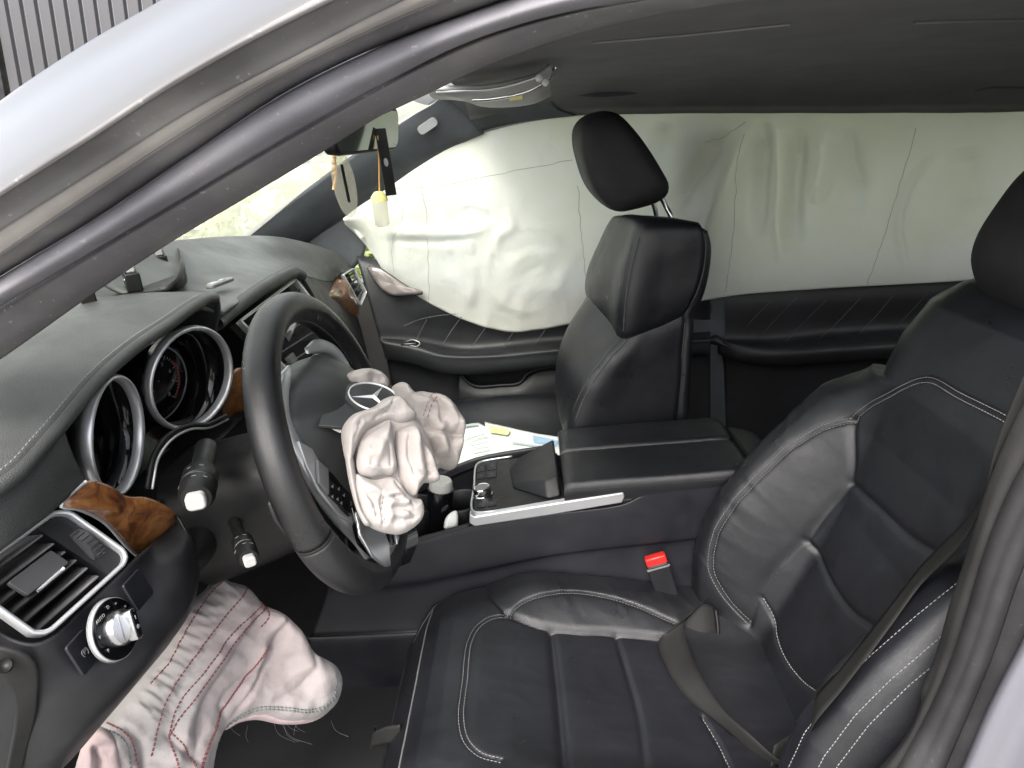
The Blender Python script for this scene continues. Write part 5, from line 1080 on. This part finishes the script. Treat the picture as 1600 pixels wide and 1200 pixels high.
tube('tongue_pin', T((1100, 1011, -.25), (1118, 1014, -.252)), .0016, 'steel', belt, n=6)

# ================================================================== passenger seat
ps = empty('car_seat', (.25, .37, .07), 'black leather passenger seat set forward, with tilted headrest on chrome posts', 'car seat')
up_rows = [T((1078, 362, .30), (1040, 350, .30), (1000, 345, .32), (980, 344, .38), (985, 346, .52)), T((1086, 353, .18), (1040, 344, .20), (1000, 341, .23), (966, 341, .35), (975, 345, .53)), T((1094, 358, .155), (1050, 353, .150), (1006, 350, .150), (988, 346, .20), (957, 347, .35), (968, 350, .54)), T((1099, 380, .152), (1050, 384, .140), (996, 387, .135), (977, 380, .20), (942, 375, .35), (955, 378, .54)),
           T((1096, 420, .152), (1040, 428, .140), (985, 432, .13), (962, 424, .20), (926, 412, .35), (940, 415, .54)), T((1083, 462, .152), (1030, 475, .14), (977, 484, .13), (955, 466, .20), (920, 442, .35), (932, 444, .54)), T((1066, 488, .160), (1020, 508, .15), (974, 520, .14), (958, 500, .20), (921, 462, .35), (932, 462, .54)), T((1060, 494, .185), (1020, 514, .18), (978, 526, .175), (964, 512, .22), (930, 475, .36), (940, 475, .54))]
def pu(G): return G+gnormals(G)*(.0012*fbm(G, 14))[..., None]
loft('backrest_shoulder', up_rows, 'seat_leather', ps, 50, 60, .006, fn=pu)
lo_rows = [T((1070, 470, .18), (1020, 490, .175), (990, 505, .17), (965, 490, .22), (930, 455, .34), (940, 455, .54)), T((1068, 500, .165), (1020, 512, .155), (987, 524, .150), (962, 508, .20), (918, 474, .33), (930, 474, .54)), T((1064, 545, .165), (1000, 552, .145), (953, 562, .135), (928, 548, .19), (892, 515, .33), (905, 512, .54)), T((1062, 590, .165), (990, 592, .145), (924, 600, .132), (904, 586, .18), (876, 556, .33), (890, 552, .54)), T((1058, 630, .165), (980, 632, .145), (905, 636, .132), (891, 624, .18), (871, 596, .33), (886, 592, .54)), T((1055, 668, .165), (970, 670, .145), (893, 674, .132), (885, 662, .18), (875, 634, .33), (890, 630, .54)), T((1052, 720, .165), (970, 720, .145), (895, 720, .14), (888, 700, .18), (885, 670, .33), (895, 660, .54))]
loft('backrest_bolster', lo_rows, 'seat_leather', ps, 50, 60, .006, fn=pu)
loft('backrest_rear', [T((1094, 358, .155), (1099, 380, .152), (1096, 420, .152), (1083, 462, .152), (1066, 488, .16), (1068, 500, .165), (1064, 545, .165), (1062, 590, .165), (1058, 630, .165), (1052, 720, .165)), T((1100, 362, .19), (1106, 384, .19), (1103, 424, .19), (1092, 466, .19), (1078, 490, .19), (1079, 505, .19), (1076, 545, .19), (1074, 590, .19), (1072, 630, .19), (1070, 720, .19)), T((1085, 352, .45), (1092, 380, .45), (1090, 424, .45), (1080, 466, .45), (1070, 490, .45), (1070, 505, .45), (1068, 545, .45), (1066, 590, .45), (1064, 630, .45), (1062, 720, .45))], 'seat_leather', ps, 12, 60, .006)
stitch('side_stitching', T((1070, 505, .160), (1066, 545, .160), (1062, 590, .160), (1058, 630, .160), (1055, 668, .160)), 'thread', ps, r=.0010)
stitch('bolster_stitching', T((984, 526, .142), (953, 560, .128), (926, 598, .126), (907, 634, .126), (894, 672, .126)), 'thread_dark', ps, r=.0011); stitch('bolster_stitching', T((976, 522, .150), (945, 556, .136), (918, 594, .134), (900, 630, .134), (888, 668, .134)), 'thread_dark', ps, r=.0010)
stitch('shoulder_stitching', T((1004, 352, .142), (994, 388, .128), (983, 432, .122), (976, 484, .122), (974, 518, .132)), 'thread_dark', ps, r=.0011); stitch('shoulder_stitching', T((996, 350, .152), (986, 386, .142), (975, 430, .136), (968, 482, .136)), 'thread_dark', ps, r=.0010)
stitch('front_stitching', T((922, 450, .34), (926, 470, .30), (940, 500, .25), (956, 525, .205), (960, 540, .19)), 'thread_dark', ps, r=.001); stitch('front_stitching', T((884, 540, .32), (876, 575, .31), (874, 610, .305), (880, 645, .30)), 'thread_dark', ps, r=.001)
ppx = [(905, 222), (908, 200), (922, 184), (945, 176), (968, 180), (988, 198), (1010, 226), (1034, 264), (1046, 288), (1044, 304), (1028, 316), (996, 326), (968, 330), (946, 320), (926, 296), (912, 258)]
headrest('headrest', T(*[(971+(a-971)*1.045, 252+(b-252)*1.05, .27) for a, b in ppx]), .255, .50, ps, 'headrest_cloth', m=36)
def post(p, q): tube('headrest_post', [p, p*.6+q*.4+A(.004, 0, .004), q], .0062, 'steel', ps, n=16); 
tube('headrest_post', T((1030, 300, .33), (1040, 322, .33), (1048, 338, .325), (1050, 362, .325)), .0055, 'steel', ps, n=20); tube('headrest_post', T((1015, 305, .44), (1022, 322, .44), (1025, 335, .44), (1026, 352, .44)), .0055, 'steel', ps, n=20)
for q in ((1050, 354, .315), (1026, 348, .43)): lathe('post_collar', [(.013, 0), (.012, .004), (.006, .005)], V(*q), A(.1, 0, 1), 'column_plastic', ps, 24)
pc = [[A(x, y, z) for y, z in zz] for x, zz in ((-.10, ((.12, .22), (.2, .25), (.37, .26), (.54, .25), (.63, .22))), (-.09, ((.12, .30), (.2, .32), (.37, .325), (.54, .325), (.63, .30))), (-.02, ((.125, .325), (.2, .345), (.37, .345), (.54, .365), (.635, .345))), (.12, ((.125, .335), (.19, .348), (.30, .342), (.44, .345), (.55, .385), (.635, .36))), (.25, ((.125, .33), (.19, .345), (.30, .335), (.44, .335), (.55, .385), (.635, .36))), (.36, ((.115, .33), (.19, .35), (.30, .32), (.44, .32), (.55, .37), (.635, .35))))]
loft('cushion_panel', pc, 'seat_leather', ps, 50, 50, .02, fn=pu)
loft('cushion_skirt', [[A(-.10, .125, .29), A(.1, .125, .33), A(.36, .125, .32)], [A(-.10, .12, .1), A(.1, .12, .1), A(.36, .12, .1)]], 'seat_leather', ps, 6, 20, .01)

# ================================================================== driver airbag, spent, over the wheel
ab = empty('driver_airbag', V(620, 720, -.40), 'spent cream driver airbag cloth bunched over the steering wheel hub', 'airbag')
AO = V(610, 720, -.44); an = unit(A(.42, -.78, .46)); apl = plane_place(AO, an)
pl_b = plane_place(V(590, 600, -.33), an)
o, at_b = relief('rear_fold', [(538, 596), (541, 586), (556, 579), (576, 577), (594, 583), (606, 596), (604, 612), (578, 614), (550, 610)], pl_b, an, 'airbag_cloth', ab, 2, .028, 16, ridges=(([(560, 590), (578, 582), (596, 592)], 6, .006),), creases=(([(575, 606), (580, 594), (592, 600)], 4, .008),), noise=.0015, nscale=40)
stitch('bag_seam', [at_b(*q) for q in ((541, 597), (543, 589), (552, 583))], 'thread_red', ab)
pl_r = plane_place(V(670, 670, -.36), an)
o, at_r = relief('side_fold', [(612, 622), (612, 606), (622, 599), (634, 604), (640, 614), (655, 613), (664, 615), (684, 618), (701, 631), (711, 648), (718, 668), (717, 694), (710, 728), (703, 735), (686, 731), (676, 738), (650, 730), (632, 690)], pl_r, an, 'airbag_cloth', ab, 2, .055, 34,
      ridges=(([(655, 625), (680, 640), (700, 670), (705, 710)], 12, .016), ([(628, 612), (640, 622), (654, 640)], 7, .010), ([(672, 650), (668, 680), (680, 720)], 9, .012)), creases=(([(640, 622), (664, 634), (672, 650), (668, 672)], 4, .016), ([(650, 660), (660, 680), (690, 685), (712, 690)], 5, .013), ([(655, 690), (664, 715), (690, 728)], 5, .012), ([(690, 640), (696, 668), (690, 700)], 5, .008)), noise=.005, nscale=24)
stitch('bag_seam', [at_r(*q) for q in ((646, 658), (650, 640), (660, 626), (676, 620), (690, 626))], 'thread_red', ab); stitch('bag_seam', [at_r(*q) for q in ((652, 660), (656, 643), (665, 630), (678, 624))], 'thread_red', ab)
pl_l = plane_place(V(530, 690, -.40), an)
relief('torn_edge', [(505, 666), (522, 664), (540, 668), (548, 700), (536, 714), (524, 696), (519, 676)], pl_l, an, 'airbag_cloth', ab, 2, .012, 8, noise=.002, nscale=40)
# base of the bunched cloth, then the folds that lap over it one by one
relief('bag_core', [(540, 690), (548, 668), (572, 652), (600, 640), (630, 640), (655, 665), (672, 700), (676, 735), (655, 750), (648, 790), (640, 815), (606, 825), (572, 808), (555, 770), (546, 730)], apl, an, 'airbag_cloth', ab, 2.5, .034, 26, noise=.002, nscale=28)
def fold(nm, out, off, puff, pw, rd=(), crs=(), noise=.0042, ns=26, step=1.7, tilt=(0, 0)):
    n2 = unit(an+tilt[0]*A(1, 0, 0)+tilt[1]*A(0, 0, 1)); c = np.mean(np.array(out, float), 0); return relief(nm, out, plane_place(apl(*c)+an*off, n2), n2, 'airbag_cloth', ab, step, puff, pw, rd, crs, noise, ns, .8)
_, at_c = fold('collar_fold', [(533, 678), (536, 666), (549, 651), (570, 643), (584, 637), (596, 627), (612, 622), (627, 625), (640, 638), (650, 652), (641, 662), (622, 666), (607, 662), (590, 668), (572, 678), (560, 694), (552, 714), (546, 728), (539, 715), (535, 696)], .026, .020, 13, (([(545, 670), (565, 656), (590, 650), (612, 636), (632, 640)], 7, .008), ([(552, 690), (562, 676), (585, 662)], 4, .004)), (([(575, 668), (596, 652), (622, 650)], 2.5, .007), ([(590, 660), (606, 644), (610, 630)], 2.5, .005), ([(560, 664), (556, 680), (548, 700)], 2.5, .006)), tilt=(0, .25))
fold('left_hem_fold', [(538, 690), (546, 694), (552, 712), (556, 736), (559, 764), (566, 794), (580, 820), (572, 822), (560, 804), (552, 780), (545, 752), (540, 722)], .032, .014, 7, (([(544, 710), (550, 750), (562, 795)], 3, .004),), (), tilt=(-.2, 0))
fold('panel_fold', [(561, 700), (566, 688), (580, 676), (598, 664), (608, 657), (611, 670), (613, 690), (617, 712), (619, 728), (613, 742), (598, 742), (580, 746), (562, 740), (557, 724)], .040, .016, 16, (([(607, 662), (594, 690), (580, 724)], 9, .008), ([(566, 730), (590, 736), (614, 732)], 4, .004)), (([(574, 690), (578, 715), (572, 738)], 2.5, .003), ([(600, 690), (605, 715), (606, 738)], 2.5, .004)), .0040, tilt=(.05, .1))
fold('panel_fold', [(618, 676), (628, 668), (646, 664), (654, 676), (660, 690), (669, 702), (676, 718), (681, 734), (685, 750), (676, 755), (662, 755), (655, 762), (645, 776), (635, 768), (626, 750), (620, 730), (617, 704)], .034, .018, 15, (([(646, 668), (644, 700), (648, 740)], 8, .008), ([(664, 706), (674, 728), (682, 748)], 4, .005)), (([(630, 680), (632, 712), (640, 750)], 2.5, .006), ([(656, 700), (660, 726), (664, 752)], 2.5, .007), ([(640, 735), (652, 742), (672, 740)], 2.2, .004)), .0040, tilt=(.1, 0))
_, at_m = fold('pouch_fold', [(552, 740), (562, 741), (580, 748), (598, 744), (612, 744), (622, 752), (634, 770), (646, 778), (656, 780), (661, 800), (655, 815), (642, 827), (625, 835), (606, 834), (582, 826), (566, 812), (557, 790), (550, 764)], .026, .024, 18, (([(570, 756), (590, 772), (612, 770), (640, 786)], 6, .006), ([(575, 795), (605, 806), (640, 800)], 7, .006), ([(600, 782), (620, 786), (636, 782)], 4, .004)), (([(590, 765), (588, 790), (594, 828)], 2.2, .006), ([(600, 778), (622, 776), (640, 790)], 2.2, .006), ([(602, 792), (622, 794), (640, 804)], 2.2, .005), ([(562, 770), (576, 786), (584, 812)], 2.4, .006), ([(604, 806), (626, 812), (648, 806)], 2.2, .004), ([(610, 750), (618, 764), (634, 780)], 2.5, .008)), .0042)
stitch('bag_seam', [at_m(*q) for q in ((590, 776), (589, 795), (593, 812), (596, 830))], 'thread', ab)
stitch('bag_seam', [at_c(*q) for q in ((590, 652), (600, 646), (607, 638), (610, 628))], 'thread', ab)

# ================================================================== knee airbag
kn = empty('knee_airbag', V(300, 1180, -.50), 'spent pinkish knee airbag with dark red seams hanging below the dashboard', 'airbag')
kO = V(345, 1030, -.46); kn_n = unit(A(.66, -.55, .50)); kpl = plane_place(kO, kn_n)
def ruffle(P):
    L = cr(np.array([(340, 905), (300, 950), (275, 1000), (245, 1055), (205, 1110)], float), 30); r, _, t = seg_dist(P, L)
    return .0022*(np.sin(t*74+r*.06+4*vnoise(np.stack([t*5, r*.03, 0*t], -1), 1.))+.5*np.sin(t*131-r*.1))*np.exp(-(r/30)**2)
kout = [(331, 894), (340, 897), (350, 907), (380, 916), (394, 930), (404, 944), (432, 956), (452, 976), (480, 1016), (505, 1030), (520, 1040), (528, 1060), (524, 1092), (506, 1115), (484, 1127), (440, 1130), (400, 1122), (372, 1128), (350, 1138), (340, 1155), (330, 1200), (318, 1270), (260, 1290), (170, 1280), (120, 1250), (116, 1210), (128, 1168), (144, 1134), (168, 1116), (192, 1092), (216, 1060), (240, 1032), (256, 1000), (268, 976), (280, 956), (308, 932), (326, 914)]
o, at_k = relief('knee_bag', kout, kpl, kn_n, 'knee_cloth', kn, 3, .050, 46, ridges=(([(400, 955), (440, 990), (480, 1040), (500, 1080)], 26, .018), ([(395, 945), (350, 1000), (310, 1060), (280, 1120), (262, 1190)], 14, .014), ([(395, 1000), (385, 1050), (360, 1110)], 12, .014), ([(330, 1000), (300, 1050), (270, 1100)], 12, .008)),
      creases=(([(404, 946), (370, 985), (335, 1040), (300, 1100), (290, 1180)], 6, .012), ([(430, 965), (405, 1010), (385, 1060), (350, 1120)], 7, .016), ([(460, 1000), (470, 1040), (440, 1080), (400, 1100)], 8, .008), ([(345, 1130), (330, 1100), (350, 1070), (400, 1040)], 6, .010), ([(240, 1140), (270, 1170), (300, 1190)], 6, .010), ([(180, 1130), (205, 1160), (210, 1200)], 6, .012)), noise=.0055, nscale=18, extra=ruffle)
for L, mt_ in (([(378, 918), (345, 955), (316, 990), (285, 1030), (260, 1065), (238, 1110), (222, 1180)], 'thread_red'), ([(345, 905), (320, 930), (290, 968), (272, 1000), (250, 1040), (222, 1070)], 'thread_red'), ([(400, 942), (372, 965), (344, 990), (318, 1022), (294, 1055), (266, 1092), (250, 1140), (262, 1200)], 'thread_red'), ([(404, 948), (378, 972), (352, 998), (326, 1030), (304, 1062), (280, 1098), (258, 1128), (250, 1150)], 'thread_red'), ([(400, 946), (398, 970), (386, 985)], 'thread_red'),
               ([(398, 1012), (380, 1040), (360, 1068), (338, 1100), (322, 1140), (300, 1200)], 'thread_red'), ([(392, 1018), (376, 1045), (355, 1074), (334, 1106), (318, 1146), (296, 1200)], 'thread_red'), ([(250, 1140), (270, 1162), (288, 1190), (300, 1220)], 'thread_red'),
               ([(348, 1132), (368, 1114), (392, 1104), (430, 1105), (462, 1108), (488, 1100), (501, 1084), (502, 1066)], 'thread_green'), ([(346, 1136), (370, 1118), (394, 1108), (430, 1109), (464, 1112), (492, 1103), (505, 1086)], 'thread_green'), ([(150, 1135), (172, 1146), (186, 1166), (190, 1200)], 'thread_green'), ([(160, 1128), (182, 1142), (197, 1164), (202, 1200)], 'thread_red')):
    Q = cr(np.array(L, float), 36); stitch('bag_seam', [at_k(a, b, .0012) for a, b in Q], mt_, kn, r=.0009, gap=.0006)
# hem turned out at the right and lower edge
hem = plane_place(kO+A(.012, -.004, -.006), kn_n)
o, _ = relief('knee_bag_hem', [(484, 1020), (506, 1030), (522, 1040), (529, 1060), (525, 1093), (506, 1117), (484, 1129), (440, 1132), (400, 1125), (372, 1130), (350, 1141), (352, 1128), (372, 1114), (400, 1106), (440, 1110), (470, 1113), (494, 1103), (506, 1084), (506, 1060), (496, 1040)], hem, kn_n, 'knee_pink', kn, 2.5, .016, 9, noise=.003, nscale=40, smoothn=160)
relief('knee_bag_tail', [(124, 1178), (134, 1154), (150, 1138), (166, 1140), (180, 1156), (186, 1180), (188, 1230), (150, 1250), (124, 1230)], plane_place(kO+A(.0, -.05, .01), kn_n), kn_n, 'knee_pink', kn, 3, .02, 14, creases=(([(140, 1160), (150, 1190), (146, 1230)], 5, .014),), noise=.004, nscale=30)
# frayed threads under the hem
for k in range(9):
    x = 352+rng.random()*175; y = 1126+rng.random()*8; L = 10+rng.random()*34; a = rng.normal()*.7
    tube('frayed_thread', T((x, y, -.40), (x+L*.4*math.sin(a)+3, y+L*.5, -.40), (x+L*(math.sin(a)+.5), y+L*.8, -.395)), .00022, 'mark_grey', kn, n=8, m=4)

# ================================================================== small things
# mirror and what hangs from it
mir_ = empty('interior_mirror', V(580, 175, .02), 'black framed rear view mirror under the windscreen header', 'mirror')
mL, mR = V(522, 206, -.10), V(622, 203, .125); mc = V(578, 203, .01); mn = unit(A(.968, -.21, -.139)); mx = unit(np.cross(A(0, 0, 1), mn)); mz = np.cross(mn, mx); mw = .25
prism('mirror_housing', rrect(mw, .072, .02, 5), mc-mn*.022, mx, mz, mn, .022, 'column_plastic', mir_, .004, 3)
prism('mirror_glass', rrect(mw-.012, .060, .016, 5), mc+mn*.0003, mx, mz, mn, .001, 'mirror_glass', mir_)
tube('mirror_arm', [mc-mn*.015, mc-mn*.04+A(0, 0, .03), mc+A(-.06, 0, .06)], .011, 'column_plastic', mir_, n=14)
h1 = empty('hanging_pendant', V(538, 330, -.06), 'oval translucent pendant on an orange cord hanging left of the mirror card', 'air freshener')
pY = -.06; p_c = V(538, 287, pY); px_, pz_, pn_ = basis(CAM-p_c); pnn = unit(A(.75, -.6, .1)); e_x = unit(np.cross(A(0, 0, 1), pnn)); e_z = np.cross(pnn, e_x)
prism('pendant_plate', [(math.cos(t)*.021, math.sin(t)*.052) for t in np.linspace(0, 2*np.pi, 36, endpoint=False)], p_c-pnn*.002, e_x, e_z, pnn, .004, 'clear_plastic', h1, .001)
prism('pendant_slot', rrect(.005, .058, .002), p_c+pnn*.0024, e_x, e_z, pnn, .001, 'column_plastic', h1)
tube('cord', T((524, 226, pY), (523, 250, pY), (525, 270, pY), (521, 296, pY)), .0022, 'orange_cord', h1, n=24, m=8)
for k in range(5): lathe('bead', [(.0, -.004), (.004, 0), (0, .004)], V(522.5, 236+k*9, pY), A(0, 0, 1), 'orange_cord', h1, 10)
h2 = empty('hanging_card', V(600, 340, .03), 'dark card with orange cord and yellow capped vial hanging under the mirror', 'air freshener')
cY = .03; c_o = V(600, 254, cY); cn2 = unit(A(.6, -.75, .1)); c_x = unit(np.cross(A(0, 0, 1), cn2)); c_z = np.cross(cn2, c_x)
prism('card', rrect(.020, .108, .001), c_o+c_x*.003, c_x, c_z, cn2, .0014, 'column_plastic', h2); prism('card_mark', [(math.cos(t)*.004, math.sin(t)*.007) for t in np.linspace(0, 2*np.pi, 16, endpoint=False)], c_o+c_x*.003+cn2*.0015, c_x, c_z, cn2, .0003, 'mark_grey', h2)
tube('cord', T((590, 212, cY), (592, 250, cY), (593, 300, cY)), .0014, 'orange_cord', h2, n=12, m=6)
vo = V(594, 322, cY); lathe('vial', [(.009, -.034), (.0125, -.03), (.013, .006), (.010, .012)], vo, A(0, 0, 1), 'clear_plastic', h2, 28); lathe('vial_cap', [(.0145, .008), (.014, .016), (.007, .024), (0, .025)], vo, A(0, 0, 1), 'yellow_plastic', h2, 28)

# overhead lamp console
oh = empty('overhead_console', V(780, 130, 0), 'grey overhead lamp console with chrome strips on the roof lining', 'lamp console')
loft('lamp_housing', [T((670, 147, -.02), (681, 141, -.06), (760, 138, -.08), (802, 130, -.09), (842, 118, -.09), (862, 104, -.08)), T((674, 152, .0), (690, 151, -.03), (752, 154, -.05), (800, 149, -.06), (845, 136, -.06), (864, 120, -.05)), T((680, 155, .02), (731, 159, .02), (750, 166, .02), (781, 168, .02), (831, 163, .02), (861, 150, .02)), T((690, 150, .08), (731, 152, .10), (760, 152, .10), (790, 150, .10), (831, 148, .10), (862, 140, .10))], 'pale_plastic', oh, 30, 50, .006)
tube('chrome_strip', T((738, 156, -.045), (765, 155, -.055), (800, 149, -.066), (832, 139, -.068), (855, 124, -.064), (868, 106, -.06)), .003, 'chrome', oh, n=50, m=8)
tube('chrome_strip', T((682, 144, -.055), (720, 142, -.075), (764, 140, -.085), (800, 133, -.095), (838, 121, -.095)), .002, 'satin_silver', oh, n=50, m=8)
for q in ((842, 122, -.10), (852, 129, -.07)): lathe('lamp_bead', [(.0055, -.002), (.005, .004), (0, .006)], V(*q), unit(CAM-V(*q)), 'white_plastic', oh, 20)
prism('lamp_label', rrect(.02, .007, .001), V(806, 153, -.055), unit(V(830, 148, -.06)-V(790, 153, -.055)), unit(A(0, -.5, .8)), unit(CAM-V(806, 153, -.05)), .001, 'yellow_plastic', oh)

# loose trim cover with spring clips, upside down on the dash
DZ = .872
tc = empty('loose_trim_cover', VZ(220, 440, DZ), 'loose black trim cover lying upside down on the dash with upright metal clips', 'trim cover')
fl_ = [VZ(a, b, DZ) for a, b in ((60, 470), (130, 420), (185, 392), (252, 388), (275, 402), (291, 425), (287, 448), (262, 456), (190, 462), (120, 480))]
o = mesh('cover_plate', [p for p in fl_]+[p+A(0, 0, .003) for p in fl_], [tuple(range(10)), tuple(range(10, 20))]+[(i, (i+1) % 10, 10+(i+1) % 10, 10+i) for i in range(10)], 'trim_plastic', tc, smooth=False); fixn(o); auto(o)
wl_ = cr(np.array([VZ(a, b, DZ) for a, b in ((246, 386), (262, 392), (280, 407), (291, 426), (288, 447), (268, 456), (240, 459))]), 50); hgt = np.interp(np.linspace(0, 1, 50), [0, .2, .6, .85, 1], [.010, .022, .032, .032, .004])
grid('cover_wall', np.array([wl_, wl_+np.outer(hgt, [0, 0, 1])]), 'column_plastic', tc, .003)
for a, b, s_ in ((254, 424, 1.35), (211, 454, 1.35), (140, 474, 1.2)):
    O = VZ(a, b, DZ+.003); vx_ = unit(A(.55, -.8, 0)); vy_ = A(.8, .55, 0)
    cl = box('clip_tower', O+A(0, 0, .010*s_), (.022*s_, .016*s_, .020*s_), 'column_plastic', tc, ax=(vx_, vy_, A(0, 0, 1)), bev=.002)
    box('clip_head', O+A(0, 0, .027*s_), (.011*s_, .010*s_, .014*s_), 'satin_silver', cl, ax=(vx_, vy_, A(0, 0, 1)), bev=.002)
    v, f = sweep_vf(cr([O+vy_*.007*s_+A(0, 0, .018), O+vy_*.006+A(0, 0, .030*s_), O+A(0, 0, .037*s_), O-vy_*.006+A(0, 0, .030*s_), O-vy_*.008*s_+A(0, 0, .018)], 24), rrect(.012*s_, .0014, .0005), vx_*0+A(0, 0, 1)*.2+vy_); mesh('spring_clip', v, f, 'steel', cl)
# little metal holder on the dash
kf = empty('metal_fob', VZ(343, 446, .858), 'small silver grey key fob lying on the dash top', 'key fob')
ka, kb_ = VZ(328, 451, .858), VZ(360, 439, .858); kx_ = unit(kb_-ka); ky_ = np.cross(A(0, 0, 1), kx_)
prism('fob_body', rrect(np.linalg.norm(kb_-ka)+.006, .016, .006, 4), (ka+kb_)/2, kx_, ky_, A(0, 0, 1), .006, 'grey_plastic', kf, .0015); prism('fob_plate', rrect(.018, .012, .003, 4), ka*.8+kb_*.2+A(0, 0, .006), kx_, ky_, A(0, 0, 1), .001, 'satin_silver', kf); prism('fob_button', rrect(.012, .007, .002, 4), ka*.4+kb_*.6+A(0, 0, .006), kx_, ky_, A(0, 0, 1), .0014, 'pale_plastic', kf)
# speaker lid outline on the dash top
tube('sensor_grille', [VZ(a, b, .868) for a, b in ((288, 412), (300, 409), (315, 413), (308, 418), (292, 420))], .0012, 'trim_plastic', dash, n=30, m=6, closed=True)

# papers on the passenger cushion
def sheet(name, px, z, mat, label, bend=.006, seed=0):
    P = [VZ(a, b, z) for a, b in px]; G = loftg([[P[0], P[1]], [P[3], P[2]]], 16, 20); G[..., 2] += bend*fbm(G+seed, 9); o = grid(name, G, mat, None, .0006); tag(o, label, 'paper'); return o, P
o1, P1 = sheet('printed_sheet', [(690, 668), (748, 660), (822, 706), (700, 748)], .362, 'paper', 'white printed sheet on the passenger cushion, half under the airbag', .005)
o2, P2 = sheet('printed_sheet', [(757, 658), (884, 686), (880, 712), (770, 712)], .374, 'paper', 'white printed sheet with yellow and blue panels, on the passenger cushion by the armrest', .004, 4)
def onsheet(o, px, z, mat, nm):
    P = [VZ(a, b, z) for a, b in px]; mesh(nm, P, [(0, 1, 2, 3)], mat, o, smooth=False)
onsheet(o2, ((763, 664), (797, 671), (794, 680), (766, 676)), .380, 'paper_yellow', 'print_block'); onsheet(o2, ((832, 680), (872, 688), (870, 698), (834, 692)), .380, 'paper_blue', 'print_block')
onsheet(o2, ((800, 690), (850, 697), (850, 700), (800, 693)), .380, 'paper_print', 'print_block'); onsheet(o1, ((722, 664), (746, 661), (747, 664), (724, 667)), .369, 'paper_print', 'print_block')
for k in range(7): onsheet(o1, ((724+k*3, 682+k*6), (756+k*6, 676+k*6), (757+k*6, 677.2+k*6), (725+k*3, 683.2+k*6)), .370, 'paper_print', 'print_line')
# floor mat under the knees
fm = loft('floor_mat', [[A(-.42, -.60, .10), A(-.42, -.35, .10), A(-.42, -.18, .10)], [A(-.2, -.60, .088), A(-.2, -.35, .088), A(-.2, -.18, .088)], [A(.10, -.60, .085), A(.10, -.35, .085), A(.10, -.18, .085)]], 'carpet', None, 20, 30, .006); tag(fm, 'black carpet floor mat in the driver footwell', 'floor mat')
